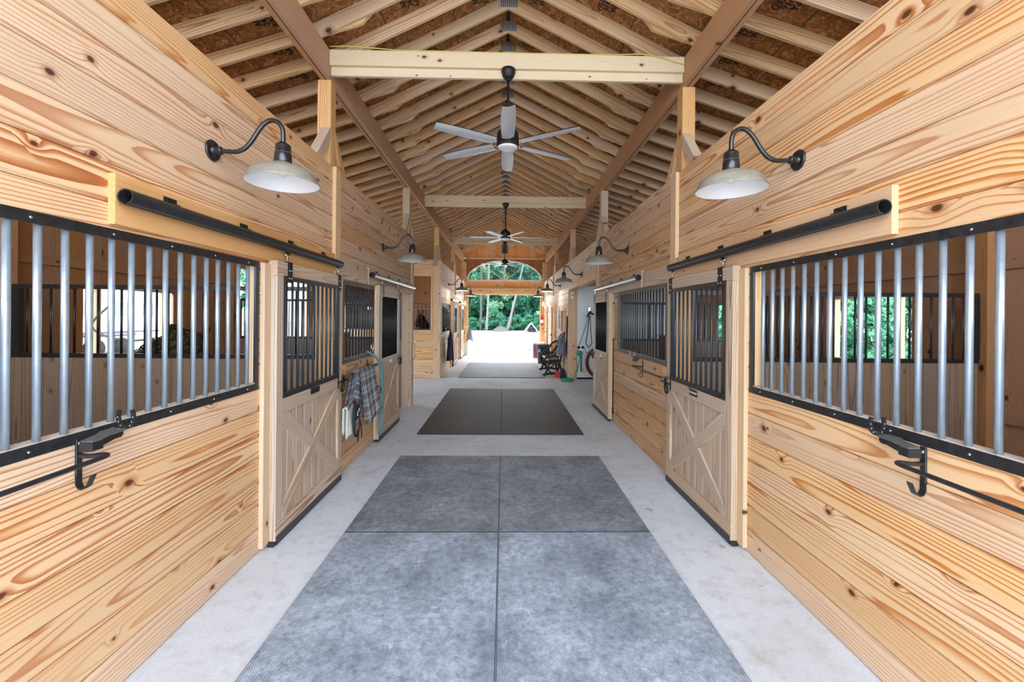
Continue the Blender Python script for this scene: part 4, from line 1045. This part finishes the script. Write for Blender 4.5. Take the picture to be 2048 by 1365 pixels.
mb.tube(smooth_path([(-1.60,4.62,.62),(-1.57,4.62,.48),(-1.56,4.60,.38)],5),.014,6,flat=.35)
mb.build('surcingle_straps',M['navy'],r)
mb=MB(); mb.tube(smooth_path([(-1.60,5.24,.86),(-1.56,5.30,.80),(-1.575,5.30,.72),(-1.60,5.24,.70)],5),.010,6,flat=.4); mb.build('side_strap',M['navy'],r)
r=empty('lead_rope',(-1.66,5.3,1.2),'teal lead rope hanging in a long loop beside the plaid sheet','lead rope')
mb=MB(); 
for d in (0,.03): mb.tube(smooth_path([(-1.70,5.18+d,1.27),(-1.64,5.28+d,1.20),(-1.60,5.40+d,1.09),(-1.585,5.44+d,.95),(-1.585,5.45+d,.7),(-1.585,5.45+d,.5)],5),.010,8)
mb.build('doubled_rope',M['teal'],r)
mb=MB(); mb.tube(smooth_path([(-1.585,5.30,.55),(-1.585,5.26,.38),(-1.585,5.27,.28),(-1.585,5.33,.20),(-1.585,5.42,.21),(-1.585,5.49,.30),(-1.585,5.49,.45),(-1.585,5.47,.6)],6),.009,8); mb.build('rope_loop',M['teal'],r)
mb=MB(); mb.tube([(-1.69,5.33,1.33),(-1.68,5.36,1.37),(-1.68,5.39,1.33),(-1.69,5.37,1.22),(-1.69,5.33,1.20)],.004,6,closed=True); mb.build('snap_clip',M['chrome'],r)
# ------------------------------------------------------------------ navy jacket + cap on far left, grey cloth by the doorway
def hang_cloth(name,label,x,y,zt,zb,wy,wx,mat,seed,cat,parts=None,s=1):
    rs=random.Random(seed); r=empty(name,(x,y,zt),label,cat); mb=MB(); n=28; m=16
    ph=[rs.uniform(0,6) for _ in range(4)]
    def fn(u,v):
        a=2*PI*u; k=v; w=(.25+.75*k**.7); z=zt-(zt-zb)*k-(.05*math.sin(a*2+ph[0]))*k
        rr=1+.16*math.sin(5*a+ph[1]+k*2)+.10*math.sin(9*a+ph[2])
        return (x+wx*w*rr*math.cos(a),y+wy*w*rr*math.sin(a)+.03*math.sin(z*6),z)
    mb.grid(fn,n,m); mb.build('cloth_body',mat,r)
    mb=MB(); mb.tube([(x-.01*s,y,zt+.06),(x,y,zt-.02)],.02,8); mb.build('collar',mat,r); return r
r=hang_cloth('hanging_jacket','navy jacket hanging from a hook under the far left grille',-1.63,12.75,1.22,.38,.34,.10,M['navy'],4,'jacket')
cloth('sleeve',lambda u,v:(-1.60+.05*math.cos(2*PI*u),12.3+.07*math.sin(2*PI*u)-.1*v,1.08-.68*v),16,8,M['navy'],r)
mb=MB(); mb.tube(smooth_path([(-1.60,13.05,.5),(-1.59,13.1,.3),(-1.6,13.08,.12)],5),.015,6,flat=.4); mb.build('dangling_strap',M['navy'],r)
mb=MB(); mb.tube([(-1.773,12.75,1.28),(-1.66,12.75,1.28),(-1.63,12.75,1.31)],.01,8); mb.box(-1.7745,-1.765,12.70,12.8,1.2,1.34); tag(mb.build('coat_hook',M['black']),'black coat hook above the navy jacket','hook')
r=hang_cloth('hanging_towel','blue-grey cloth hanging on the left post of the far doorway',-1.50,18.35,1.17,.62,.11,.13,M['greycloth'],8,'cloth')
mb=MB(); mb.tube([(-1.74,18.35,1.20),(-1.50,18.35,1.25)],.012,8); mb.build('hook_arm',M['whitepvc'],r)
r=empty('leaning_tool',(-1.66,18.25,0),'pale wooden tool leaning at the left side of the far doorway','tool')
mb=MB(); mb.tube([(-1.62,18.2,0.0),(-1.72,18.28,1.35)],.016,8); mb.build('handle',M['pine_clear'],r)
mb=MB(); mb.box(-1.72,-1.55,18.12,18.3,.0,.55,.01); mb.build('tool_head',M['fleece'],r)
# ------------------------------------------------------------------ wash bay fittings
WYY=11.435
r=empty('water_hydrant',(2.06,WYY,.8),'tap box with green hose on the white wash bay wall','water tap')
mb=MB(); mb.box(1.995,2.17,WYY-.07,WYY-.011,.77,.93,.02); mb.build('tap_box',M['white'],r)
mb=MB(); mb.lathe([(0,-.05),(.04,-.05),(.04,0),(0,0)],(2.02,WYY-.07,.88),'y',14); mb.lathe([(0,-.05),(.04,-.05),(.04,0),(0,0)],(2.13,WYY-.07,.88),'y',14); mb.build('tap_handles',M['matteblack'],r)
mb=MB(); mb.tube(smooth_path([(2.17,WYY-.04,.87),(2.22,WYY-.05,.82),(2.26,WYY-.05,.72)],5),.018,8); mb.build('spout_pipe',M['chrome'],r)
mb=MB(); mb.tube([(2.10,WYY-.03,.76),(2.10,WYY-.03,.22)],.016,8); mb.build('drain_pipe',M['matteblack'],r)
mb=MB(); mb.box(2.12,2.18,WYY-.05,WYY-.012,.18,.30,.005); mb.build('brass_valve',M['yellow'],r)
mb=MB()
mb.tube(smooth_path([(2.00,WYY-.08,.85),(1.96,WYY-.10,.6),(1.98,WYY-.12,.3),(1.93,WYY-.18,.05),(1.86,WYY-.25,.02)],6),.011,8)
mb.tube(smooth_path([(2.06,WYY-.09,.76),(2.04,WYY-.10,.5),(1.95,WYY-.12,.25),(1.86,WYY-.2,.07),(1.78,WYY-.3,.02)],6),.011,8)
for k in range(4): mb.tube([(1.68+.17*(1-.08*k)*math.cos(a*PI/12),WYY-.36+.13*(1-.08*k)*math.sin(a*PI/12),.014+.018*k) for a in range(24)],.012,6,closed=True)
tag(mb.build('garden_hose',M['green']),'green garden hose coiled on the floor by the wash bay post','hose')
mb=MB(); mb.lathe([(0,0),(.06,-.02),(.08,-.10),(.02,-.15),(0,-.15)],(2.05,WYY-.10,.80),'z',14); mb.build('sprayer',M['green'],r)
mb=MB()
for k in range(6): mb.tube([(2.60+(.31+.016*k)*math.cos(a*PI/16),WYY-.06-.018*(k%3),.47+(.36+.012*k)*math.sin(a*PI/16)) for a in range(32)],.015,6,closed=True)
tag(mb.build('coiled_hose',M['brown']),'red-brown hose in big coils on the wash bay wall','hose')
r=empty('hose_reel',(2.60,WYY,.8),'dark hose hanger holding the brown coils','hose reel')
mb=MB(); mb.box(2.45,2.75,WYY-.14,WYY-.012,.74,.80,.01); mb.box(2.52,2.68,WYY-.03,WYY-.011,.45,.92,.005); mb.build('hanger_plate',M['bin'],r)
r=empty('leash_hook',(2.33,WYY,1.9),'hook with black reins and straps on the white wall','tack hook')
mb=MB(); mb.box(2.29,2.35,WYY-.04,WYY-.001,1.86,1.96,.01); mb.build('chrome_swivel',M['chrome'],r)
mb=MB(); mb.tube(smooth_path([(2.24,WYY-.06,1.70),(2.29,WYY-.06,1.80),(2.33,WYY-.05,1.86),(2.38,WYY-.06,1.80),(2.46,WYY-.06,1.81)],5),.018,6); mb.tube(smooth_path([(2.27,WYY-.06,1.74),(2.34,WYY-.07,1.80),(2.42,WYY-.06,1.77)],4),.02,6)
mb.tube(smooth_path([(2.31,WYY-.05,1.76),(2.25,WYY-.05,1.2),(2.22,WYY-.05,1.0),(2.30,WYY-.05,.89),(2.38,WYY-.05,1.0),(2.36,WYY-.05,1.2),(2.33,WYY-.05,1.74)],6),.011,6)
mb.build('black_reins',M['rubberblk'],r)
mb=MB(); mb.tube(smooth_path([(2.30,WYY-.08,1.78),(2.17,WYY-.10,1.35),(2.03,WYY-.10,.94)],5),.011,8); tag(mb.build('lead_line',M['teal']),'green line stretched from the reins hook to the tap','lead rope')
# ------------------------------------------------------------------ bench
r=empty('garden_bench',(1.45,12.6,0),'black cast-iron sided bench against the right wall past the wash bay','bench')
def side_frame(y):
    mb=MB(); X=lambda x:x
    P=lambda pts,rad,f=None: mb.tube(smooth_path([(x,y,z) for x,z in pts],6),rad,8)
    P([(1.16,.03),(1.20,.09),(1.24,.20),(1.20,.34),(1.17,.44),(1.20,.52),(1.27,.60),(1.36,.66),(1.45,.76),(1.52,.86),(1.62,.92),(1.70,.93)],.030)
    P([(1.13,.03),(1.22,.055),(1.45,.07),(1.64,.05),(1.72,.03)],.034)
    P([(1.66,.05),(1.64,.2),(1.60,.36),(1.62,.48),(1.66,.66),(1.70,.92)],.030)
    P([(1.20,.44),(1.40,.41),(1.60,.43)],.034)
    mb.tube([(1.425+.15*math.cos(a*PI/12),y,.23+.15*math.sin(a*PI/12)) for a in range(24)],.022,8,closed=True)
    P([(1.25,.47),(1.33,.56),(1.45,.58),(1.58,.54)],.03); P([(1.27,.30),(1.31,.37),(1.42,.40)],.02); P([(1.57,.3),(1.54,.37)],.02)
    mb.box(1.11,1.20,y-.035,y+.035,0,.045,.008); mb.box(1.64,1.735,y-.035,y+.035,0,.045,.008)
    return mb.build('side_frame',M['matteblack'],r)
side_frame(12.05); side_frame(13.3)
for k in range(4):
    mb=MB(); mb.box(1.20+.10*k,1.285+.10*k,12.02,13.33,.452,.474,.004); mb.build('seat_slat',M['mesh'] if k else M['blade'],r)
for k in range(3):
    mb=MB(); mb.box(1.635+.015*k,1.66+.015*k,12.02,13.33,.54+.12*k,.63+.12*k,.004); mb.build('back_slat',M['matteblack'],r)
# trash can
r=empty('trash_can',(1.44,15.3,0),'grey plastic trash can between bench and purple chest','trash can')
mb=MB(); mb.lathe([(0,.0),(.19,.0),(.20,.02),(.245,.60),(.255,.60),(.262,.63),(.262,.66),(.24,.66),(.235,.60),(.18,.03),(0,.03)],(1.44,15.3,0),'z',32); mb.build('can_body',M['bin'],r)
mb=MB(); mb.lathe([(.19,.6),(.24,.662),(.268,.66),(.268,.675),(.10,.70),(0,.70)],(1.44,15.3,0),'z',32); o=mb.build('lid_rim',M['dust'],r)
mb=MB(); mb.box(1.24,1.30,15.06,15.075,.42,.52); mb.build('paper_sticker',M['whitepvc'],r)
# purple chest
r=empty('tack_chest',(1.45,17.6,0),'purple tack chest with orange trim beside the far doorway','chest')
mb=MB(); mb.box(1.22,1.70,17.28,18.0,.06,.50,.004); mb.build('chest_body',M['purple'],r)
mb=MB(); mb.box(1.205,1.715,17.265,18.015,.0,.085,.004); mb.box(1.205,1.715,17.265,18.015,.50,.57,.004); mb.box(1.205,1.24,17.265,17.3,.085,.5); mb.build('orange_trim',M['orange'],r)
mb=MB(); mb.box(1.19,1.72,17.25,18.03,.571,.61,.006); mb.build('chest_lid',M['whitepvc'],r)
mb=MB(); 
for k in range(3): mb.tube([(1.08+.03*k,17.5+.0,.30+.08*math.sin(0))for _ in range(1)]+[(1.06+.05*math.cos(a*PI/6)+.01*k,17.5,.36-.16*k+.09*math.sin(a*PI/6)) for a in range(12)],.008,6)
mb.tube([(1.06,17.5,.0),(1.06,17.5,.55)],.008,6); mb.box(1.0,1.12,17.44,17.56,0,.01)
tag(mb.build('wire_stand',M['dust']),'small scrolled grey wire stand beside the purple chest','stand')
# hanging halters + helmet bag, whips, broom, dustpan
r=empty('halter_bundle',(1.66,11.85,1.2),'bundle of green and grey halters hanging above the bench arm','halters')
rs=random.Random(3)
for k in range(7):
    mb=MB(); y=11.65+.05*k; x=1.62-.03*(k%3); t=rs.uniform(0,.2)
    mb.tube(smooth_path([(1.70,y,1.28),(x,y-.04,1.18),(x-.05,y-.05,.98+t),(x-.02,y,.82+t),(x+.05,y+.03,.95),(1.69,y+.02,1.2)],5),.013,6,flat=.5); mb.build('halter_strap',(M['green'],M['greycloth'],M['rubberblk'],M['teal'])[k%4] if k!=0 else M['bin'],r)
r=empty('hanging_bag',(1.60,11.62,.9),'grey bag hanging under the halters','bag')
mb=MB(); mb.lathe([(0,.62),(.07,.63),(.12,.70),(.135,.82),(.12,.93),(.10,.98),(.08,.985)],(1.62,11.75,0),'z',20); mb.build('bag_body',M['greycloth'],r)
mb=MB(); mb.tube(smooth_path([(1.54,11.75,.97),(1.60,11.75,1.12),(1.68,11.75,1.2),(1.70,11.75,1.1),(1.70,11.75,.97)],5),.01,6); mb.build('bag_handle',M['rubberblk'],r)
for k,(y,x,l) in enumerate(((11.62,1.757,'black riding whip hanging nearer the wash bay post'),(11.74,1.757,'black riding whip hanging next to the bench'))):
    r=empty('riding_whip',(x,y,1.1),l,'whip','riding whips on the right wall')
    mb=MB(); mb.tube([(x,y,1.72),(x-.02,y,.9),(x-.03,y+.01,.55)],[.014,.009,.005],8); mb.build('shaft',M['rubberblk'],r)
    mb=MB(); mb.tube([(x,y,1.72),(x,y,1.58)],.018,8); mb.build('grip',M['mesh'],r)
mb=MB(); 
for k in range(8): mb.tube([(1.755+.015*(k%2),11.56+.012*math.cos(a*PI/4),1.95-.05*k+.03*math.sin(a*PI/4)) for a in range(8)],.004,5,closed=True)
tag(mb.build('metal_chain',M['galvdark']),'dark chain hanging beside the wash bay corner board','chain')
r=empty('broom',(1.68,11.62,0),'broom with red-brown handle and dark bristles leaning by the wash bay post','broom')
mb=MB(); mb.tube([(1.64,11.60,.28),(1.73,11.60,1.25)],.012,8); mb.build('broom_handle',M['brown'],r)
mb=MB(); mb.prism([(-.09,0),(.10,0),(.06,.2),(.02,.28),(-.02,.28),(-.05,.2)],(1.635,11.56,.0),(1,0,0),(0,0,1),(0,1,0),.06); mb.build('bristles',M['navy'],r)
r=empty('dustpan',(1.56,11.75,0),'dark red dustpan on the floor beside the broom','dustpan')
mb=MB(); mb.prism([(-.08,0),(.08,0),(.07,.18),(-.07,.18)],(1.50,11.70,.0),(1,0,0),(0,0,1),(0,1,.15),.04); mb.build('pan',M['red'],r)
mb=MB(); mb.tube([(1.50,11.73,.16),(1.52,11.75,.55)],.012,8); mb.build('pan_handle',M['mesh'],r)
# extension cords on the nearest tie beam
mb=MB(); mb.tube(smooth_path([(-1.79,4.24,4.40),(-1.6,4.235,4.405),(-1.35,4.24,4.395),(-1.1,4.26,4.39),(-.8,4.26,4.39),(-.3,4.26,4.388),(.3,4.26,4.388),(1.0,4.26,4.39),(1.35,4.24,4.39),(1.55,4.236,4.36),(1.72,4.236,4.31),(1.795,4.24,4.30)],5),.005,6)
tag(mb.build('extension_cord',M['yellow']),'yellow-green extension cord lying along the nearest tie beam','cord')
# ------------------------------------------------------------------ feed: hay net and bucket inside the left stall; ledges
r=empty('hay_net',(-3.9,4.75,1.2),'black hay net sagging behind the left partition grille','hay net')
mb=MB(); rs=random.Random(5)
def hay(u,v):
    a=2*PI*u; p=PI*v; rr=.30*(1+.12*math.sin(5*a)+.1*math.sin(7*p+a))
    return (-3.85+rr*1.2*math.sin(p)*math.cos(a),4.85+rr*.5*math.sin(p)*math.sin(a),1.28+rr*.62*math.cos(p)+.10*math.cos(a))
mb.grid(hay,20,12); mb.build('hay_fill',M['hay'],r)
mb=MB()
for k in range(12):
    mb.tube([ (lambda q:(q[0]*1.0+(-0),q[1]-.02,q[2]+.01))(hay((k/12+.5*v)%1,.05+.9*v)) for v in [i/8 for i in range(9)]],.006,5)
    mb.tube([ (lambda q:(q[0],q[1]-.02,q[2]+.01))(hay((k/12-.5*v)%1,.05+.9*v)) for v in [i/8 for i in range(9)]],.006,5)
mb.build('net_cords',M['net'],r)
mb=MB(); mb.tube(smooth_path([(-4.18,4.46,2.0),(-4.1,4.47,1.85),(-4.32,4.48,1.62),(-4.28,4.5,1.5),(-4.1,4.6,1.42),(-3.95,4.8,1.42)],5),.010,6); mb.build('hanging_cord',M['fleece'],r)
for s,side in((-1,'left'),(1,'right')):
    r=empty('corner_feeder',(s*4.9,6.3,.9),'dark corner feeder below the stall window on the %s'%side,'feeder')
    mb=MB(); mb.box(s*4.55,s*5.159,5.4,6.5,.86,1.10,.02); mb.build('trough',M['mesh'],r)
# second left stall: white-lipped ledge seen through the grille
r=empty('feed_door',(-1.86,4.9,1.3),'small feed hatch with pale top edge behind the dark left grille','feed hatch')
mb=MB(); mb.box(-1.845,-1.835,4.62,4.98,1.22,1.50); mb.build('hatch_plate',M['beam'],r); mb=MB(); mb.box(-1.85,-1.83,4.61,5.0,1.50,1.515); mb.build('hatch_edge',M['chrome'],r)
r=empty('feed_door',(1.86,4.9,1.3),'small feed hatch with pale top edge behind the dark right grille','feed hatch')
mb=MB(); mb.box(1.845,1.835,4.62,4.98,1.22,1.50); mb.build('hatch_plate',M['brown'],r); mb=MB(); mb.box(1.85,1.83,4.61,5.0,1.50,1.515); mb.build('hatch_edge',M['chrome'],r)
# ------------------------------------------------------------------ horse in the stall past the open bay
def horse(loc):
    r=empty('horse',loc,'dark bay horse standing in the stall past the open bay','horse')
    J=[(0,0,1.18,.30),(.40,0,1.15,.33),(.80,0,1.18,.31),(-.35,0,1.20,.29),      #0-3 trunk
       (1.0,0,1.38,.20),(1.22,0,1.60,.15),(1.38,0,1.78,.115),(1.50,0,1.72,.10),(1.66,0,1.55,.075),(1.76,0,1.44,.06)] # neck, poll, muzzle
    E=[(0,1),(1,2),(0,3),(2,4),(4,5),(5,6),(6,7),(7,8),(8,9)]
    def leg(root,pts):
        p=root
        for q in pts: J.append(q); E.append((p,len(J)-1)); p=len(J)-1
    for sy in(-1,1):
        leg(2,[(.86,sy*.16,.98,.13),(.84,sy*.17,.78,.085),(.86,sy*.17,.48,.055),(.85,sy*.17,.20,.038),(.88,sy*.17,.08,.05),(.91,sy*.17,.02,.055)])
        leg(3,[(-.42,sy*.16,1.0,.17),(-.30,sy*.17,.78,.11),(-.52,sy*.17,.52,.058),(-.50,sy*.17,.22,.040),(-.46,sy*.17,.08,.05),(-.43,sy*.17,.02,.055)])
    me=bpy.data.meshes.new('horse_body'); me.from_pydata([j[:3] for j in J],E,[]); o=bpy.data.objects.new('horse_body',me); C.objects.link(o); o.parent=r
    m=o.modifiers.new('s','SKIN'); sv=me.skin_vertices[0].data
    for k,j in enumerate(J): sv[k].radius=(j[3],j[3]); sv[k].use_root=(k==0)
    o.modifiers.new('ss','SUBSURF').levels=1; o.modifiers['ss'].render_levels=2; me.materials.append(M['horse'])
    mb=MB(); 
    for k in(-1,1): mb.prism([(-.03,0),(.03,0),(.0,.13)],(1.37,k*.07-.01,1.86),(1,0,0),(0,0,1),(0,1,0),.02)
    q=mb.build('ears',M['horse']); q.parent=r
    mb=MB(); mb.prism([(1.40,1.88),(1.15,1.72),(.85,1.50),(.80,1.42),(.95,1.42),(1.2,1.62),(1.38,1.80)],(0,-.02,0),(1,0,0),(0,0,1),(0,1,0),.04); q=mb.build('mane',M['mane']); q.parent=r
    mb=MB(); mb.tube(smooth_path([(-.60,0,1.30),(-.72,0,1.15),(-.74,0,.85),(-.70,0,.5)],5),[.05]*16,8); q=mb.build('tail',M['mane']); q.parent=r
    return r
h=horse((-2.36,14.2,0)); h.rotation_euler=(0,0,-PI/2-.15); h.scale=(.95,.95,.95)
# ------------------------------------------------------------------ outdoors
def crown_mesh(name,mat,rx,rz,zc,n,seed,size):
    rs=random.Random(seed); mb=MB(); cl=[]
    for k in range(26):
        a=rs.uniform(0,2*PI); p=rs.uniform(-1,1); q=rs.uniform(.35,1)**.6
        cl.append((rx*q*math.cos(a)*math.sqrt(1-p*p),rx*q*math.sin(a)*math.sqrt(1-p*p),zc+rz*p*q,rs.uniform(.35,.9)*rx*.42))
    for k in range(n):
        c=rs.choice(cl); d=Vector((rs.gauss(0,1),rs.gauss(0,1),rs.gauss(0,1)*.8)).normalized()*c[3]*rs.uniform(.5,1)
        p=Vector(c[:3])+d; nrm=Vector((rs.gauss(0,1),rs.gauss(0,1),rs.gauss(.6,1))).normalized(); t=nrm.orthogonal().normalized(); b=nrm.cross(t); s=size*rs.uniform(.6,1.4)
        mb.add([p-t*s,p-b*s*.6,p+t*s,p+b*s*.6],[[0,1,2,3]],None,(rs.random(),rs.random(),rs.random()))
    return mb
def tree(loc,label,mat,rx,rz,zc,H,n,seed,bark,size=.16,lean=(0,0),r0=.14,group='woodland trees beyond the yard',cat='tree'):
    r=empty('woodland_tree',loc,label,cat,group); ORG[r.name]=(0,0,0)
    mb=MB(); mb.tube(smooth_path([(0,0,-.15),(lean[0]*.3,lean[1]*.3,H*.35),(lean[0]*.7,lean[1]*.7,H*.7),(lean[0],lean[1],H)],4),[r0*(1-.05*k) for k in range(13)],8); mb.build('trunk',bark,r)
    mb=crown_mesh('f',mat,rx,rz,zc,n,seed,size); o=mb.build('foliage',mat,r,fixn=False); return r
T=[tree((0,0,0),'deep green leafy tree at the edge of the woods',M['leafA'],2.6,4.6,6.2,9,5200,1,M['bark']),
   tree((0,0,0),'mid green broadleaf tree at the edge of the woods',M['leafB'],2.4,4.2,5.6,8.5,5200,2,M['bark']),
   tree((0,0,0),'light green sunlit tree at the edge of the woods',M['leafC'],2.0,3.4,4.6,7.5,4200,3,M['bark'],.13)]
rs=random.Random(9); used=set(); spots=[]
for row,(y,nn,xx) in enumerate(((54,8,9),(58,9,12),(63,9,14))):
    for k in range(nn): spots.append((-xx+2*xx*(k+.5)/nn+rs.uniform(-.6,.6),y+rs.uniform(-1,1),rs.uniform(.9,1.35)))
for k in range(9): spots.append((17+rs.uniform(-1,2)+(.6*k%3),7+2.6*k,rs.uniform(.9,1.2)))
for k in range(9): spots.append((23+rs.uniform(-1,2),8+3.4*k,rs.uniform(1.1,1.4)))
for k in range(10): spots.append((-27+rs.uniform(-1.5,1.5),4+4.2*k,rs.uniform(1,1.3)))
labs=['deep green leafy tree at the edge of the woods','mid green broadleaf tree at the edge of the woods','light green sunlit tree at the edge of the woods']
for i,(x,y,sc) in enumerate(spots):
    k=(0,1,0,2,1,0,1)[i%7]
    if k not in used: c=T[k]; used.add(k); c.location=(x,y,-.1); c.scale=(sc,)*3
    else: c=dup(T[k],(x,y,-.1),rs.uniform(0,6),None,None,(sc,)*3)
# low undergrowth shrubs along the yard edge
B=None
for i in range(18):
    x=-9+1.08*i+rs.uniform(-.3,.3); y=50.5+rs.uniform(-.8,.8)
    if B is None:
        B=empty('woodland_shrub',(x,y,0),'low green shrub at the foot of the woods','shrub','shrubs along the yard edge'); ORG[B.name]=(0,0,0)
        crown_mesh('f',M['leafB'],1.1,1.0,.9,2600,77,.10).build('foliage',M['leafB'],B,fixn=False)
        mb=MB(); mb.tube([(0,0,-.1),(0,0,.8)],.04,6); mb.build('stem',M['bark'],B)
    else: dup(B,(x,y,0),rs.uniform(0,6),None,None,(1,1,rs.uniform(.7,1.3)))
for k in range(16): dup(B,(-13+1.7*k+rs.uniform(-.4,.4),57+rs.uniform(-1,1),-.1),rs.uniform(0,6),None,None,(2.2,2.2,2.6))
for k in range(14): dup(B,(15.0+rs.uniform(-.5,.8),6.5+1.8*k,-.1),rs.uniform(0,6),None,None,(1.2,1.2,1.4))
# pale trunks
def trunk(x,y,pts,r0,label,mat):
    mb=MB(); mb.tube(smooth_path(pts,5),[r0*(1-.03*k) for k in range(5*(len(pts)-1)+1)],8); return tag(mb.build('bare_trunk',mat,None),label,'tree trunk','pale trunks in front of the woods')
trunk(0,0,[(-2.0,49,-.1),(-1.92,49,1.5),(-1.82,49,4),(-1.75,49,9)],.17,'straight pale trunk left of centre beyond the yard',M['birch'])
trunk(0,0,[(-2.68,49.5,-.1),(-2.66,49.5,3),(-2.64,49.5,9)],.16,'darker straight trunk, leftmost in the doorway',M['bark'])
trunk(0,0,[(.42,48.5,0),(.85,48.5,1.8),(1.42,48.5,4.2),(2.3,48.5,8)],.16,'leaning pale birch trunk behind the gravel mound',M['birch'])
trunk(0,0,[(.6,49.2,0),(.95,49.2,1.6),(1.0,49.2,3.4)],.07,'thin pale stem beside the leaning birch trunk',M['birch'])
# gravel mound
mb=MB()
def mound(u,v):
    a=2*PI*u; q=v; h=.60*(1-q)**.8*(1 if q<1 else 0)*(1+.15*math.sin(3*a)+.1*math.sin(7*a)); return (-.35+1.05*q*math.cos(a)*(1+.1*math.sin(2*a)),47+1.0*q*math.sin(a),-.03+h*(1 if q<1 else 0))
mb.grid(mound,36,14); tag(mb.build('gravel_mound',M['mound']),'low heap of gravel at the far edge of the yard','gravel heap')
# A-frame
r=empty('ramp_frame',(2.9,42.5,0),'white A-shaped wooden ramp standing in the yard','ramp')
mb=MB(); mb.bar((2.0,42.5,0),(2.75,42.5,.98),1.4,.06,up=(0,1,0)); mb.build('near_panel',M['whitepvc'],r)
mb=MB(); mb.bar((2.80,42.5,.98),(3.55,42.5,0.0),1.4,.06,up=(0,1,0)); mb.build('far_panel',M['whitepvc'],r)
mb=MB(); mb.box(2.15,3.75,41.85,41.95,.06,.14); mb.box(2.5,3.3,42.9,43.0,.1,.5); mb.build('base_rail',M['bin'],r)
# horse trailer to the left
r=empty('horse_trailer',(-15,17,0),'white horse trailer parked outside the left stall windows','trailer')
mb=MB(); mb.box(-17.5,-15.5,13.5,20.5,.55,2.75,.06); mb.build('body',M['trailer'],r)
for y in (14.3,15.6,16.9,18.2):
    mb=MB(); mb.box(-15.49,-15.46,y,y+.75,1.5,2.2); o=mb.build('window',M['trailer'],r); mb=MB(); mb.box(-15.455,-15.45,y+.06,y+.35,1.56,2.14); mb.box(-15.455,-15.45,y+.40,y+.69,1.56,2.14); mb.build('panes',M['trailerglass'],o)
for y in (16.2,17.3):
    mb=MB(); mb.lathe([(0,-.12),(.34,-.12),(.36,-.08),(.36,.08),(.34,.12),(0,.12)],(-15.5,y,.33),'x',24); mb.build('wheel',M['rubberblk'],r)
mb=MB(); mb.box(-15.75,-15.3,15.7,17.8,.78,.86,.01); mb.build('fender',M['bin'],r)
mb=MB(); mb.box(-15.49,-15.44,13.5,20.5,.9,.96); mb.build('trim_band',M['bin'],r)
# straw wisps on the concrete by the nearest doors
for s,side in ((-1,'left'),(1,'right')):
    rs=random.Random(31+s); mb=MB()
    for k in range(90):
        y=rs.uniform(2.95,4.6) if k%3 else rs.gauss(3.12,.05); x=s*(1.62-abs(rs.gauss(0,.06))) if y>3.1 else s*(1.73-abs(rs.gauss(0,.05))); a=rs.uniform(0,PI); l=rs.uniform(.01,.05)
        p=Vector((x,y,.0025)); d=Vector((math.cos(a),math.sin(a),0)); q=p+d*l+Vector((0,0,rs.uniform(0,.006))); mb.bar(p,q,.0016,.0016)
    tag(mb.build('straw_wisps',M['sill']),'loose straw wisps on the concrete at the foot of the nearest %s stall door'%side,'straw',None,'stuff')
# ------------------------------------------------------------------ lights
w=bpy.data.worlds.new('sky'); bpy.context.scene.world=w; w.use_nodes=True; nt=w.node_tree; nt.nodes.clear()
sky=nt.nodes.new('ShaderNodeTexSky'); sky.sky_type='NISHITA'; sky.sun_disc=False; sky.sun_elevation=math.radians(52); sky.sun_rotation=0; sky.air_density=1.2; sky.dust_density=3
bg=nt.nodes.new('ShaderNodeBackground'); mx=nt.nodes.new('ShaderNodeMix'); mx.data_type='RGBA'; mx.inputs[0].default_value=.72; mx.inputs[7].default_value=(.78,.88,1.0,1)
sc_=nt.nodes.new('ShaderNodeVectorMath'); sc_.operation='SCALE'; sc_.inputs['Scale'].default_value=.12
nt.links.new(sky.outputs[0],sc_.inputs[0]); nt.links.new(sc_.outputs[0],mx.inputs[6]); nt.links.new(mx.outputs[2],bg.inputs[0]); bg.inputs[1].default_value=3.9
out=nt.nodes.new('ShaderNodeOutputWorld'); nt.links.new(bg.outputs[0],out.inputs[0])
def light(name,ty,loc,e,col=(1,1,1),size=.1,rot=None):
    l=bpy.data.lights.new(name,ty); l.energy=e; l.color=col
    if ty=='SUN': l.angle=size
    elif ty=='AREA': l.size=size
    else: l.shadow_soft_size=size
    o=bpy.data.objects.new(name,l); C.objects.link(o); o.location=loc
    if rot:o.rotation_euler=rot
    return o
light('sun','SUN',(0,30,20),5.0,(1,.95,.88),.01,(-math.radians(38),0,0))
for i,p in enumerate(LAMPS): light('lamp_bulb_light','POINT',(p[0],p[1],p[2]-.01),7,(1,.95,.88),.05)

# ------------------------------------------------------------------ camera
cam=bpy.data.cameras.new('camera'); co=bpy.data.objects.new('camera',cam); C.objects.link(co)
cam.sensor_width=36; cam.lens=36*840/2048; cam.shift_x=0; cam.shift_y=-(682.5-632)/2048; cam.clip_end=300; cam.clip_start=.02
th=math.atan(17/840); ph=math.radians(.5)
f=Vector((math.sin(th),math.cos(th),0)); rt_=Vector((math.cos(th),-math.sin(th),0)); up=Vector((0,0,1))
R_=rt_*math.cos(ph)+up*math.sin(ph); U_=-rt_*math.sin(ph)+up*math.cos(ph)
Mx=Matrix((R_,U_,-f)).transposed().to_4x4(); Mx.translation=Vector((-.028,0,1.72)); co.matrix_world=Mx
sc=bpy.context.scene; sc.camera=co
sc.view_settings.view_transform='Standard'; sc.view_settings.look='None'; sc.view_settings.gamma=1; sc.view_settings.exposure=1.25; sc.view_settings.use_curve_mapping=False
sc.cycles.max_bounces=10; sc.cycles.diffuse_bounces=6; sc.cycles.transparent_max_bounces=12
